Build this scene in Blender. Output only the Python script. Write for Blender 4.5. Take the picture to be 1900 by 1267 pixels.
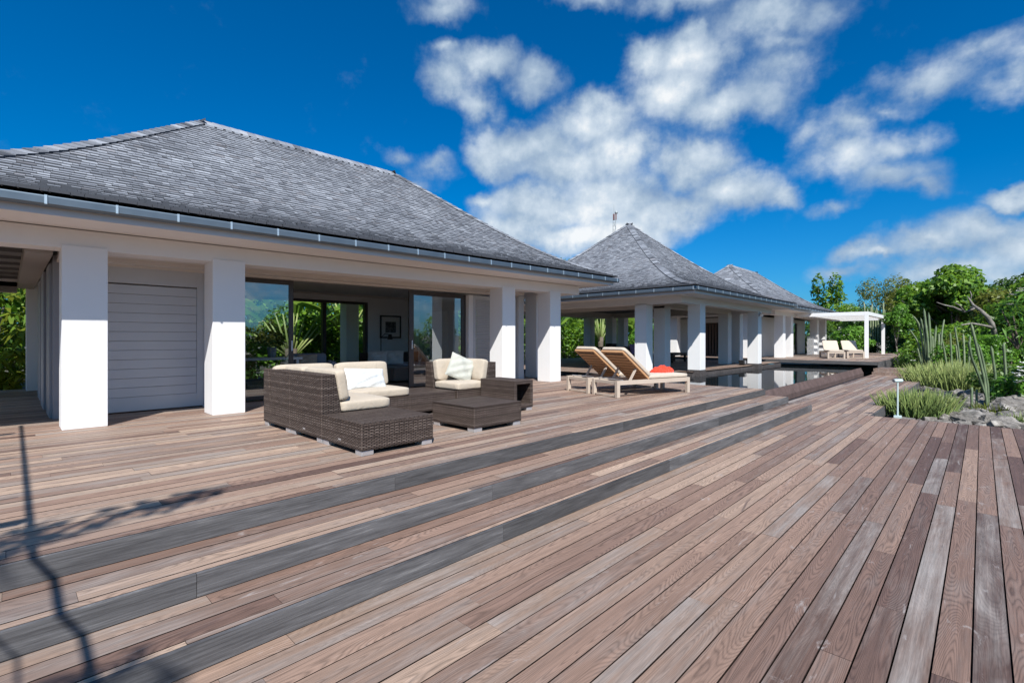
import bpy, bmesh, math, random
import numpy as np
from mathutils import Vector, Matrix, Quaternion

for o in list(bpy.data.objects):
    bpy.data.objects.remove(o)
SC = bpy.context.scene
COL = SC.collection
R = math.radians

# ------------------------------------------------------------------ camera
CAMH, F_PX, YAW, HOR = 1.15, 904.055, 0.76717, 629.08      # metres, pixels of the 1900 px frame
CT, ST = math.cos(YAW), math.sin(YAW)
cam_d = bpy.data.cameras.new('camera')
cam_d.sensor_width = 36.0
cam_d.lens = F_PX / 1900 * 36
cam_d.shift_y = -(633.5 - HOR) / 1900
cam_d.clip_start = 0.05
cam_d.clip_end = 4000
cam = bpy.data.objects.new('camera', cam_d)
COL.objects.link(cam)
cam.location = (0, 0, CAMH)
cam.rotation_euler = (R(90), 0, YAW - R(90))
SC.camera = cam


def ray(u, v):
    x, y = (u - 950) / F_PX, (HOR - v) / F_PX
    return Vector((CT + ST * x, ST - CT * x, y))


def at_z(u, v, z):
    r = ray(u, v)
    return r * ((z - CAMH) / r.z) + Vector((0, 0, CAMH))


def at_d(u, v, d):
    return ray(u, v) * d + Vector((0, 0, CAMH))


# ------------------------------------------------------------------ light and exposure
SUN_DIR = Vector((0.825, 1.0, -1.41)).normalized()          # the way the light travels
SUN_EL = math.asin(-SUN_DIR.z)
SUN_AZ = math.atan2(-SUN_DIR.x, -SUN_DIR.y)
sun_d = bpy.data.lights.new('sun', 'SUN')
sun_d.energy = 5.0
sun_d.angle = R(0.5)
sun_d.color = (1.0, 0.96, 0.90)
sun = bpy.data.objects.new('sun', sun_d)
COL.objects.link(sun)
sun.rotation_euler = SUN_DIR.to_track_quat('-Z', 'Y').to_euler()
SC.view_settings.view_transform = 'Standard'
SC.view_settings.look = 'None'
SC.view_settings.gamma = 1
SC.view_settings.exposure = 0.5
SKY_STRENGTH = 0.1
SC.cycles.max_bounces = 8
SC.cycles.diffuse_bounces = 6
SC.cycles.transparent_max_bounces = 24
SC.cycles.caustics_reflective = False
SC.cycles.caustics_refractive = False


class NT:
    """small helper that writes shader node trees"""
    def __init__(self, tree):
        self.t = tree

    def n(self, typ, **kw):
        nd = self.t.nodes.new(typ)
        for k, v in kw.items():
            setattr(nd, k, v)
        return nd

    def put(self, sock, val):
        if isinstance(val, bpy.types.NodeSocket):
            self.t.links.new(val, sock)
        elif val is not None:
            if hasattr(sock, 'default_value'):
                dv = sock.default_value
                if hasattr(dv, '__len__') and len(dv) == 4 and hasattr(val, '__len__') and len(val) == 3:
                    val = tuple(val) + (1,)
                sock.default_value = val

    def m(self, op, a, b=None, c=None, clamp=False):
        nd = self.n('ShaderNodeMath', operation=op, use_clamp=clamp)
        for i, v in enumerate((a, b, c)):
            if v is not None:
                self.put(nd.inputs[i], v)
        return nd.outputs[0]

    def vm(self, op, a, b=None, out=0, scale=None):
        nd = self.n('ShaderNodeVectorMath', operation=op)
        self.put(nd.inputs[0], a)
        if b is not None:
            self.put(nd.inputs[1], b)
        if scale is not None:
            self.put(nd.inputs['Scale'], scale)
        return nd.outputs[out]

    def mix(self, f, a, b, blend='MIX'):
        nd = self.n('ShaderNodeMix', data_type='RGBA', blend_type=blend)
        self.put(nd.inputs[0], f)
        self.put(nd.inputs[6], a)
        self.put(nd.inputs[7], b)
        return nd.outputs[2]

    def ramp(self, f, *stops):
        nd = self.n('ShaderNodeValToRGB')
        e = nd.color_ramp.elements
        while len(e) > 1:
            e.remove(e[-1])
        e[0].position = stops[0][0]
        e[0].color = tuple(stops[0][1]) + (1,)
        for p, c in stops[1:]:
            x = e.new(p)
            x.color = tuple(c) + (1,)
        self.put(nd.inputs[0], f)
        return nd.outputs[0]

    def sstep(self, v, lo, hi, a=0.0, b=1.0):
        nd = self.n('ShaderNodeMapRange', interpolation_type='SMOOTHSTEP')
        for i, x in enumerate((v, lo, hi, a, b)):
            self.put(nd.inputs[i], x)
        return nd.outputs[0]

    def noise(self, vec, scale, detail=3.0, rough=0.5, dist=0.0, dim='3D'):
        nd = self.n('ShaderNodeTexNoise', noise_dimensions=dim)
        self.put(nd.inputs['Vector'], vec)
        nd.inputs['Scale'].default_value = scale
        nd.inputs['Detail'].default_value = detail
        nd.inputs['Roughness'].default_value = rough
        nd.inputs['Distortion'].default_value = dist
        return nd.outputs[0]

    def xyz(self, x=0.0, y=0.0, z=0.0):
        nd = self.n('ShaderNodeCombineXYZ')
        for i, v in enumerate((x, y, z)):
            self.put(nd.inputs[i], v)
        return nd.outputs[0]

    def sep(self, v):
        nd = self.n('ShaderNodeSeparateXYZ')
        self.put(nd.inputs[0], v)
        return nd.outputs[0], nd.outputs[1], nd.outputs[2]

    def attr(self, name, out='Color'):
        nd = self.n('ShaderNodeAttribute', attribute_name=name)
        return nd.outputs[out]

    def coord(self, which='Object'):
        return self.n('ShaderNodeTexCoord').outputs[which]

    def bump(self, h, strength=0.3, dist=0.01):
        nd = self.n('ShaderNodeBump')
        nd.inputs['Strength'].default_value = strength
        nd.inputs['Distance'].default_value = dist
        self.put(nd.inputs['Height'], h)
        return nd.outputs[0]


# ------------------------------------------------------------------ sky with cumulus clouds
world = bpy.data.worlds.new('World')
SC.world = world
world.use_nodes = True
wt = world.node_tree
wt.nodes.clear()
W = NT(wt)
wdir = W.coord('Generated')
sky = W.n('ShaderNodeTexSky', sky_type='NISHITA')
sky.sun_disc = False
sky.sun_elevation = SUN_EL
sky.sun_rotation = SUN_AZ
sky.altitude = 50
sky.air_density = 1.0
sky.dust_density = 0.9
sky.ozone_density = 2.5
FW, RW = Vector((CT, ST, 0)), Vector((ST, -CT, 0))
# position on the sky sphere, flattened around the middle of the cloud bank
den = W.m('ADD', W.vm('DOT_PRODUCT', wdir, tuple(FW), out=1), 1.02)
px_ = W.m('DIVIDE', W.vm('DOT_PRODUCT', wdir, tuple(RW), out=1), den)
py_ = W.m('DIVIDE', W.vm('DOT_PRODUCT', wdir, (0, 0, 1), out=1), den)
P0 = W.xyz(px_, py_, 0)
w1 = W.n('ShaderNodeTexNoise', noise_dimensions='2D')
w1.inputs['Scale'].default_value = 14
w1.inputs['Detail'].default_value = 5
w1.inputs['Roughness'].default_value = 0.6
W.put(w1.inputs['Vector'], P0)
warp = W.vm('SCALE', W.vm('SUBTRACT', w1.outputs['Color'], (0.5, 0.5, 0.5)), scale=0.045)
P1 = W.vm('ADD', P0, warp)
# (x, y, rx, ry, weight) of every puff, in units of the 1900 px view
PUFFS = [
    (895, 118, 95, 48, .72), (985, 145, 66, 45, .62), (850, 160, 66, 60, .68), (890, 205, 55, 42, .62), (835, 90, 40, 25, .5),
    (1275, 112, 110, 58, .85), (1195, 115, 60, 50, .75), (1250, 180, 115, 65, .85), (1330, 205, 85, 55, .75), (1440, 135, 85, 65, .5),
    (1400, 195, 100, 62, .5), (1290, 75, 50, 30, .7),
    (1090, 225, 105, 62, 1.0), (980, 275, 125, 52, 1.0), (1135, 290, 95, 62, .95), (920, 290, 70, 42, .9), (1040, 315, 150, 45, .9),
    (1275, 305, 100, 56, .9), (1350, 355, 115, 58, .9), (1445, 362, 60, 26, .7), (1000, 385, 140, 52, 1.0), (1130, 375, 150, 62, 1.1),
    (1240, 400, 125, 56, 1.0), (960, 430, 110, 50, .95), (1150, 440, 150, 55, 1.1), (1040, 445, 120, 40, 1.0), (905, 375, 50, 30, .7),
    (820, 5, 95, 40, .5), (1100, -5, 110, 28, .5), (1270, 0, 130, 40, .62), (1420, 35, 135, 58, .62), (1510, 25, 70, 45, .5), (1440, 85, 90, 30, .45),
    (1580, 235, 62, 45, .5), (1560, 290, 95, 58, .62), (1665, 270, 95, 42, .55), (1645, 330, 95, 42, .55), (1695, 355, 65, 28, .42), (1550, 382, 48, 22, .42),
    (1500, 245, 55, 35, .42),
    (1800, 105, 105, 48, .5), (1715, 152, 115, 40, .5), (1640, 205, 75, 28, .42), (1855, 165, 75, 50, .5), (1890, 110, 60, 50, .45),
    (1880, 362, 66, 28, .95), (1800, 425, 125, 46, .72), (1715, 455, 105, 42, .7), (1870, 455, 125, 62, .72), (1750, 500, 170, 42, .62), (1850, 520, 120, 40, .6),
    (1585, 470, 55, 26, .6), (1625, 472, 30, 17, .8), (1560, 505, 66, 26, .5),
    (735, 292, 48, 24, .42), (800, 312, 58, 32, .45), (770, 345, 60, 25, .4),
]
field = None
for cx, cy, rx, ry, wgt in PUFFS:
    x, y = (cx - 950) / F_PX, (HOR - cy) / F_PX
    nn = math.sqrt(1 + x * x + y * y) + 1
    # radial directions shrink a little more than tangential ones; an average is enough here
    k = 1 / (F_PX * nn)
    d = W.vm('MULTIPLY', W.vm('SUBTRACT', P1, (x / nn, y / nn, 0)), (1 / (1.10 * rx * k), 1 / (1.10 * ry * k), 0))
    ln = W.vm('LENGTH', d, out=1)
    v = W.m('MULTIPLY_ADD', ln, -wgt, wgt)
    field = v if field is None else W.m('SMOOTH_MAX', field, v, 0.22)
far_r = W.vm('LENGTH', P0, out=1)
back = W.m('MULTIPLY', W.sstep(far_r, 0.75, 1.2), W.m('SUBTRACT', W.noise(P0, 1.6, 2, dim='2D'), 0.42))
field = W.m('MAXIMUM', field, W.m('MULTIPLY', back, 2.2))
fb = W.noise(P0, 30, 10, 0.60, 0.0, dim='2D')
fb2 = W.noise(W.vm('ADD', P0, (-0.008, 0.014, 0)), 30, 10, 0.60, 0.0, dim='2D')
fl = W.noise(P0, 9, 4, 0.5, 0.0, dim='2D')
fl2 = W.noise(W.vm('ADD', P0, (-0.022, 0.035, 0)), 9, 4, 0.5, 0.0, dim='2D')
fm = W.noise(W.vm('ADD', P0, (3.1, 1.7, 0)), 7.5, 4, 0.55, 0.0, dim='2D')
plateau = W.m('SMOOTH_MIN', field, 0.46, 0.2)
dens = W.m('ADD', plateau, W.m('ADD', W.m('MULTIPLY', W.m('SUBTRACT', fb, 0.5), 0.44), W.m('MULTIPLY', W.m('SUBTRACT', fm, 0.5), 0.22)))
alpha = W.sstep(dens, 0.05, 0.47)
alpha = W.m('MULTIPLY', alpha, W.sstep(field, 0.05, 0.70, 0.58, 0.97))
shade = W.m('ADD', W.m('MULTIPLY', W.m('SUBTRACT', fb, fb2), 0.75), W.m('MULTIPLY', W.m('SUBTRACT', fl, fl2), 1.0))
lum = W.m('ADD', W.m('ADD', W.m('MULTIPLY', W.sstep(field, 0.1, 0.95), 0.46), 0.28), shade, clamp=True)
ccol = W.ramp(lum, (0.0, (0.26, 0.37, 0.54)), (0.4, (0.42, 0.54, 0.68)), (0.75, (0.66, 0.76, 0.86)), (1.0, (0.95, 0.98, 1.0)))
ccol = W.vm('SCALE', ccol, scale=0.70 / SKY_STRENGTH)
skyc = W.mix(1.0, sky.outputs[0], (0.34, 0.80, 1.22), 'MULTIPLY')
hsv = W.n('ShaderNodeHueSaturation')
hsv.inputs['Saturation'].default_value = 1.12
hsv.inputs['Value'].default_value = 0.71
W.put(hsv.inputs['Color'], skyc)
bg = W.n('ShaderNodeBackground')
bg.inputs['Strength'].default_value = SKY_STRENGTH
W.put(bg.inputs['Color'], W.mix(alpha, hsv.outputs[0], ccol))
wo = W.n('ShaderNodeOutputWorld')
wt.links.new(bg.outputs[0], wo.inputs[0])


# ------------------------------------------------------------------ mesh helpers
class MB:
    """collects shapes; build() links them as ONE mesh object"""
    def __init__(self):
        self.v, self.f, self.a = [], [], []

    def quad(self, pts, a=None):
        i = len(self.v)
        self.v += [tuple(p) for p in pts]
        self.f.append(tuple(range(i, i + len(pts))))
        self.a.append(a or (0.5, 0.5, 0.5))

    def box(self, x0, x1, y0, y1, z0, z1, a=None, mat=None, skip=''):
        i = len(self.v)
        p = [(x, y, z) for z in (z0, z1) for y in (y0, y1) for x in (x0, x1)]
        if mat is not None:
            p = [tuple(mat @ Vector(q)) for q in p]
        self.v += p
        fs = {'b': (0, 2, 3, 1), 't': (4, 5, 7, 6), 'f': (0, 1, 5, 4), 'k': (2, 6, 7, 3), 'l': (0, 4, 6, 2), 'r': (1, 3, 7, 5)}
        for k, q in fs.items():
            if k in skip:
                continue
            self.f.append(tuple(i + j for j in q))
            self.a.append(a or (0.5, 0.5, 0.5))
        return self

    def bar(self, p, q, w, h, a=None, up=(0, 0, 1)):
        """a rectangular bar from p to q, w wide and h high"""
        p, q = Vector(p), Vector(q)
        d = (q - p)
        L = d.length
        d.normalize()
        up = Vector(up)
        if abs(d.dot(up)) > 0.98:
            up = Vector((0, 1, 0))
        s = d.cross(up).normalized()
        u = s.cross(d).normalized()
        M = Matrix((( d.x, s.x, u.x, p.x), (d.y, s.y, u.y, p.y), (d.z, s.z, u.z, p.z), (0, 0, 0, 1)))
        return self.box(0, L, -w / 2, w / 2, -h / 2, h / 2, a, M)

    def tube(self, pts, rad, n=8, a=None, cap=True):
        pts = [Vector(p) for p in pts]
        rads = rad if hasattr(rad, '__len__') else [rad] * len(pts)
        rings = []
        ref = None
        for i, p in enumerate(pts):
            d = (pts[min(i + 1, len(pts) - 1)] - pts[max(i - 1, 0)]).normalized()
            if ref is None:
                ref = Vector((0, 0, 1)) if abs(d.z) < 0.9 else Vector((1, 0, 0))
            s = d.cross(ref).normalized()
            ref = s.cross(d).normalized()
            i0 = len(self.v)
            for k in range(n):
                t = 2 * math.pi * k / n
                self.v.append(tuple(p + (s * math.cos(t) + ref * math.sin(t)) * rads[i]))
            rings.append(i0)
        for r0, r1 in zip(rings, rings[1:]):
            for k in range(n):
                k2 = (k + 1) % n
                self.f.append((r0 + k, r1 + k, r1 + k2, r0 + k2))
                self.a.append(a or (0.5, 0.5, 0.5))
        if cap:
            self.f.append(tuple(rings[0] + k for k in range(n)))
            self.f.append(tuple(rings[-1] + k for k in reversed(range(n))))
            self.a += [a or (0.5, 0.5, 0.5)] * 2
        return self

    def prism(self, prof, p0, p1, axis='x', a=None):
        """closed profile (list of 2-D points) pushed along x (profile in y,z) or y (profile in x,z)"""
        i = len(self.v)
        n = len(prof)
        for c in (p0, p1):
            for (s, z) in prof:
                self.v.append((c, s, z) if axis == 'x' else (s, c, z))
        for k in range(n):
            k2 = (k + 1) % n
            self.f.append((i + k, i + k2, i + n + k2, i + n + k))
            self.a.append(a or (0.5, 0.5, 0.5))
        self.f.append(tuple(i + k for k in reversed(range(n))))
        self.f.append(tuple(i + n + k for k in range(n)))
        self.a += [a or (0.5, 0.5, 0.5)] * 2
        return self

    def build(self, name, mat, parent=None, bevel=0, smooth=False, shear=False, fix=True):
        me = bpy.data.meshes.new(name)
        v = self.v
        if shear:
            v = [(x, y, z + SHEAR * (x - 5) if z > 1.9 else z) for x, y, z in v]
        me.from_pydata(v, [], self.f)
        at = me.attributes.new('brd', 'FLOAT_COLOR', 'FACE')
        at.data.foreach_set('color', np.array([tuple(c) + (1,) for c in self.a], 'f').ravel())
        if fix:
            bm = bmesh.new()
            bm.from_mesh(me)
            bmesh.ops.recalc_face_normals(bm, faces=bm.faces)
            bm.to_mesh(me)
            bm.free()
        if smooth:
            me.shade_smooth()
        me.materials.append(mat)
        o = bpy.data.objects.new(name, me)
        COL.objects.link(o)
        if parent:
            o.parent = parent
        if bevel:
            b = o.modifiers.new('bevel', 'BEVEL')
            b.width = bevel
            b.segments = 2
            b.limit_method = 'ANGLE'
            b.harden_normals = False
        return o


SHEAR = 0.011


def tag(o, label=None, cat=None, group=None, kind=None):
    if label:
        o['label'] = label
    if cat:
        o['category'] = cat
    if group:
        o['group'] = group
    if kind:
        o['kind'] = kind
    return o


def thing(name, label, cat, loc=(0, 0, 0), rz=0.0, group=None):
    o = bpy.data.objects.new(name, None)
    o.empty_display_size = 0.2
    COL.objects.link(o)
    o.location = loc
    o.rotation_euler = (0, 0, rz)
    return tag(o, label, cat, group)


def copy_tree(o, parent=None):
    c = o.copy()
    COL.objects.link(c)
    if parent:
        c.parent = parent
    for ch in list(o.children):
        copy_tree(ch, c)
    return c


def mesh_obj(name, verts, faces, mat, parent=None, smooth=True, lv=None):
    me = bpy.data.meshes.new(name)
    if isinstance(verts, np.ndarray):
        nv, nf = len(verts), len(faces)
        k = faces.shape[1]
        me.vertices.add(nv)
        me.vertices.foreach_set('co', verts.astype('f').ravel())
        me.loops.add(nf * k)
        me.loops.foreach_set('vertex_index', faces.astype('i').ravel())
        me.polygons.add(nf)
        me.polygons.foreach_set('loop_start', np.arange(0, nf * k, k, dtype='i'))
        me.update(calc_edges=True)
    else:
        me.from_pydata(verts, [], faces)
    if lv is not None:
        at = me.attributes.new('lv', 'FLOAT', 'FACE')
        at.data.foreach_set('value', np.asarray(lv, 'f'))
    if smooth:
        me.shade_smooth()
    me.materials.append(mat)
    o = bpy.data.objects.new(name, me)
    COL.objects.link(o)
    if parent:
        o.parent = parent
    return o


# ------------------------------------------------------------------ materials
def new_mat(name):
    m = bpy.data.materials.new(name)
    m.use_nodes = True
    t = m.node_tree
    t.nodes.clear()
    k = NT(t)
    b = k.n('ShaderNodeBsdfPrincipled')
    o = k.n('ShaderNodeOutputMaterial')
    t.links.new(b.outputs[0], o.inputs[0])
    return m, k, b, o


def paint(name, col, rough=0.5, var=0.06, grain=0.0, scale=3.0):
    m, k, b, o = new_mat(name)
    c = k.coord()
    n = k.noise(c, scale, 5, 0.6)
    dark = tuple(x * (1 - 2 * var) for x in col)
    lite = tuple(min(1, x * (1 + var)) for x in col)
    k.put(b.inputs['Base Color'], k.mix(n, dark, lite))
    b.inputs['Roughness'].default_value = rough
    n2 = k.noise(c, 60, 4, 0.7)
    if grain:
        n2 = k.noise(k.vm('MULTIPLY', c, (4, 4, 90)), 1.0, 3, 0.6)
    k.put(b.inputs['Normal'], k.bump(n2, 0.25 if grain else 0.08, 0.004))
    return m


def deck_material(name, silver=0.0, dark=1.0):
    m, k, b, o = new_mat(name)
    c = k.coord()
    rgb = k.attr('brd')
    r, g, bl = k.sep(rgb)
    off = k.vm('MULTIPLY', rgb, (37.0, 53.0, 71.0))
    p = k.vm('ADD', c, off)
    # cathedral figure: contour lines of a stretched smooth noise
    nb = k.noise(k.vm('MULTIPLY', p, (0.75, 6.5, 1.0)), 1.0, 1.0, 0.35, 0.0)
    nb = k.m('ADD', nb, k.m('MULTIPLY', k.noise(k.vm('MULTIPLY', p, (6.0, 30.0, 1.0)), 1.0, 3, 0.6), 0.018))
    rings = k.m('SINE', k.m('MULTIPLY', nb, k.m('MULTIPLY_ADD', g, 130.0, 210.0)))
    rings = k.m('MULTIPLY_ADD', rings, 0.5, 0.5)
    rings = k.m('POWER', rings, 0.40)
    fib = k.noise(k.vm('MULTIPLY', p, (5.0, 150.0, 1.0)), 1.0, 5, 0.7)
    fib2 = k.noise(k.vm('MULTIPLY', p, (1.6, 42.0, 1.0)), 1.0, 4, 0.6)
    patch = k.noise(k.vm('MULTIPLY', p, (1.3, 4.5, 1.0)), 1.0, 4, 0.6, 0.6)
    big = k.noise(k.vm('MULTIPLY', c, (0.25, 0.5, 1.0)), 1.0, 3, 0.5)
    # each board its own tone: tan, pink-brown, grey-brown, dark
    base = k.ramp(r, (0.0, (0.140, 0.086, 0.070)), (0.22, (0.220, 0.140, 0.110)), (0.5, (0.340, 0.225, 0.172)),
                  (0.75, (0.440, 0.310, 0.236)), (1.0, (0.51, 0.375, 0.285)))
    grey = k.ramp(k.m('MULTIPLY_ADD', k.m('SUBTRACT', patch, 0.5), 0.8, bl), (0.0, (0.205, 0.168, 0.153)), (0.6, (0.365, 0.312, 0.284)), (1.0, (0.52, 0.47, 0.44)))
    wear = k.m('ADD', k.m('MULTIPLY', k.m('SUBTRACT', big, 0.5), 1.1), k.m('MULTIPLY_ADD', bl, 0.52, -0.06 + silver))
    streak = k.noise(k.vm('MULTIPLY', p, (0.8, 20.0, 1.0)), 1.0, 4, 0.65, 0.3)
    wear = k.m('ADD', wear, k.m('MULTIPLY', k.m('SUBTRACT', streak, 0.5), 1.6))
    wear = k.m('ADD', wear, k.m('MULTIPLY', k.m('SUBTRACT', patch, 0.5), 1.6), clamp=True)
    col = k.mix(wear, base, grey)
    gr = k.m('ADD', k.m('MULTIPLY', k.m('MULTIPLY', rings, k.m('MULTIPLY_ADD', k.m('SUBTRACT', 1.0, bl), 0.19, 0.04)), 1.0), k.m('MULTIPLY', fib, 0.42))
    gr = k.m('ADD', gr, k.m('MULTIPLY', fib2, 0.34))
    gr = k.sstep(gr, 0.22, 0.82, 0.44 * dark, 1.30 * dark)
    col = k.vm('SCALE', col, scale=gr)
    # pale dried stains and dark knots
    st = k.noise(k.vm('MULTIPLY', c, (2.3, 9.0, 1.0)), 1.0, 6, 0.7, 1.0)
    col = k.mix(k.sstep(st, 0.60, 0.74, 0.0, 0.5), col, (0.55, 0.52, 0.51))
    kn = k.noise(k.vm('MULTIPLY', p, (2.2, 8.0, 1.0)), 1.0, 3, 0.5, 0.8)
    col = k.mix(k.sstep(kn, 0.68, 0.8, 0.0, 0.6), col, (0.07, 0.05, 0.05))
    col = k.vm('SCALE', col, scale=k.sstep(r, -0.3, -0.05, 0.16, 0.84))
    k.put(b.inputs['Base Color'], col)
    k.put(b.inputs['Roughness'], k.m('MULTIPLY_ADD', fib, 0.2, 0.52))
    b.inputs['Specular IOR Level'].default_value = 0.35
    k.put(b.inputs['Normal'], k.bump(k.m('ADD', gr, k.m('MULTIPLY', fib, 0.6)), 0.35, 0.0025))
    return m


def riser_material():
    m, k, b, o = new_mat('weathered_riser')
    c = k.coord()
    rgb = k.attr('brd')
    p = k.vm('ADD', c, k.vm('MULTIPLY', rgb, (37.0, 53.0, 11.0)))
    f = k.noise(k.vm('MULTIPLY', p, (3.0, 3.0, 130.0)), 1.0, 6, 0.75)
    s = k.noise(k.vm('MULTIPLY', p, (1.6, 1.6, 22.0)), 1.0, 7, 0.72, 0.4)
    v = k.m('ADD', k.m('MULTIPLY', f, 0.55), k.m('MULTIPLY', s, 0.5))
    r, g, bl = k.sep(rgb)
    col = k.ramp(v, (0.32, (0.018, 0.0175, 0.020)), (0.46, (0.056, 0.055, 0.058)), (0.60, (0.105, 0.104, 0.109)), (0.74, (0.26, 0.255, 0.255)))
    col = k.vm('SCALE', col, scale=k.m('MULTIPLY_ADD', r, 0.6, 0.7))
    k.put(b.inputs['Base Color'], col)
    b.inputs['Roughness'].default_value = 0.75
    k.put(b.inputs['Normal'], k.bump(v, 0.5, 0.004))
    return m


def shingle_material():
    m, k, b, o = new_mat('cedar_shingle')
    c = k.coord()
    rgb = k.attr('brd')
    r, g, bl = k.sep(rgb)
    p = k.vm('ADD', c, k.vm('MULTIPLY', rgb, (9.0, 13.0, 7.0)))
    f = k.noise(k.vm('MULTIPLY', p, (30.0, 30.0, 3.0)), 1.0, 4, 0.7)
    big = k.noise(c, 0.9, 4, 0.6)
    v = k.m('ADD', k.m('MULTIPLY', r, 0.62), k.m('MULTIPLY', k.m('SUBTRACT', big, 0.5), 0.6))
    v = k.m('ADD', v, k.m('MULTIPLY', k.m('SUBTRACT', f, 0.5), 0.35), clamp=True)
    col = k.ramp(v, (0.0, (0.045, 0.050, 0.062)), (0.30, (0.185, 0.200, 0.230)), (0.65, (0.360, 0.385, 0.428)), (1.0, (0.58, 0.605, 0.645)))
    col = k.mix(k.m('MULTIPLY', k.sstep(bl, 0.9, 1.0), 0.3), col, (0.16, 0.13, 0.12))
    k.put(b.inputs['Base Color'], col)
    b.inputs['Roughness'].default_value = 0.8
    k.put(b.inputs['Normal'], k.bump(f, 0.5, 0.006))
    return m


def wicker_material():
    m, k, b, o = new_mat('brown_wicker')
    c = k.coord()
    nx, ny, nz = k.sep(k.coord('Normal'))
    x, y, z = k.sep(c)
    top = k.m('GREATER_THAN', k.m('ABSOLUTE', nz), 0.7)
    side_u = k.m('ADD', x, y)
    u = k.m('ADD', k.m('MULTIPLY', top, x), k.m('MULTIPLY', k.m('SUBTRACT', 1.0, top), side_u))
    v = k.m('ADD', k.m('MULTIPLY', top, y), k.m('MULTIPLY', k.m('SUBTRACT', 1.0, top), z))
    pu, pv = 0.029, 0.0140
    cu = k.m('DIVIDE', u, pu)
    cv = k.m('DIVIDE', v, pv)
    par = k.m('ABSOLUTE', k.m('SUBTRACT', k.m('FLOORED_MODULO', k.m('FLOOR', cv), 2.0), 0.0))
    su = k.m('ABSOLUTE', k.m('SINE', k.m('MULTIPLY', k.m('ADD', k.m('MULTIPLY', cu, 0.5), k.m('MULTIPLY', par, 0.5)), math.pi)))
    sv = k.m('ABSOLUTE', k.m('SINE', k.m('MULTIPLY', cv, math.pi)))
    h = k.m('MULTIPLY', k.m('POWER', su, 0.6), k.m('POWER', sv, 0.7))
    rowid = k.m('FLOOR', cv)
    rn = k.n('ShaderNodeTexWhiteNoise', noise_dimensions='1D')
    k.put(rn.inputs['W'], rowid)
    strand = k.noise(k.xyz(k.m('MULTIPLY', u, 9.0), k.m('MULTIPLY', rowid, 3.7), 0.0), 1.0, 2, 0.5)
    tone = k.m('ADD', k.m('MULTIPLY', rn.outputs[0], 0.4), k.m('MULTIPLY', strand, 0.6))
    lite = k.ramp(tone, (0.2, (0.042, 0.028, 0.022)), (0.5, (0.092, 0.067, 0.056)), (0.8, (0.22, 0.175, 0.152)))
    k.put(b.inputs['Base Color'], k.mix(k.sstep(h, 0.12, 0.75), (0.012, 0.009, 0.008), lite))
    b.inputs['Roughness'].default_value = 0.58
    b.inputs['Specular IOR Level'].default_value = 0.3
    k.put(b.inputs['Normal'], k.bump(h, 0.9, 0.006))
    return m


def fabric(name, col, var=0.05, weave=900.0, rough=0.9):
    m, k, b, o = new_mat(name)
    c = k.coord()
    n = k.noise(c, 7, 4, 0.6)
    k.put(b.inputs['Base Color'], k.mix(n, tuple(x * (1 - var * 2) for x in col), tuple(min(1, x * (1 + var)) for x in col)))
    b.inputs['Roughness'].default_value = rough
    b.inputs['Sheen Weight'].default_value = 0.15
    wr = k.noise(c, 9, 3, 0.6, 0.8)
    fi = k.noise(c, weave, 2, 0.5)
    k.put(b.inputs['Normal'], k.bump(k.m('ADD', k.m('MULTIPLY', wr, 1.0), k.m('MULTIPLY', fi, 0.06)), 0.35, 0.03))
    return m


def wood(name, a, b2, along='x', rough=0.6):
    m, k, b, o = new_mat(name)
    c = k.coord()
    sc = {'x': (2.5, 45, 45), 'y': (45, 2.5, 45), 'z': (45, 45, 2.5)}[along]
    n = k.noise(k.vm('MULTIPLY', c, sc), 1.0, 5, 0.65, 0.3)
    n2 = k.noise(c, 5, 3, 0.6)
    k.put(b.inputs['Base Color'], k.mix(k.m('ADD', k.m('MULTIPLY', n, 0.8), k.m('MULTIPLY', n2, 0.3), clamp=True), a, b2))
    b.inputs['Roughness'].default_value = rough
    k.put(b.inputs['Normal'], k.bump(n, 0.3, 0.003))
    return m


def metal(name, col, rough=0.35):
    m, k, b, o = new_mat(name)
    c = k.coord()
    n = k.noise(c, 4, 5, 0.6)
    k.put(b.inputs['Base Color'], k.mix(n, tuple(x * 0.8 for x in col), col))
    b.inputs['Metallic'].default_value = 0.75
    k.put(b.inputs['Roughness'], k.m('MULTIPLY_ADD', n, 0.25, rough - 0.1))
    return m


def glass(name, tint=(0.80, 0.90, 0.92), refl=0.10):
    m, k, b, o = new_mat(name)
    k.t.nodes.remove(b)
    tr = k.n('ShaderNodeBsdfTransparent')
    tr.inputs['Color'].default_value = tint + (1,)
    gl = k.n('ShaderNodeBsdfGlossy')
    gl.inputs['Roughness'].default_value = 0.004
    gl.inputs['Color'].default_value = (0.90, 0.97, 1.0, 1)
    fr = k.n('ShaderNodeFresnel')
    fr.inputs['IOR'].default_value = 1.55
    mx = k.n('ShaderNodeMixShader')
    k.put(mx.inputs[0], k.m('ADD', k.m('MULTIPLY', fr.outputs[0], 1.0), refl, clamp=True))
    k.t.links.new(tr.outputs[0], mx.inputs[1])
    k.t.links.new(gl.outputs[0], mx.inputs[2])
    k.t.links.new(mx.outputs[0], o.inputs[0])
    return m


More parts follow.
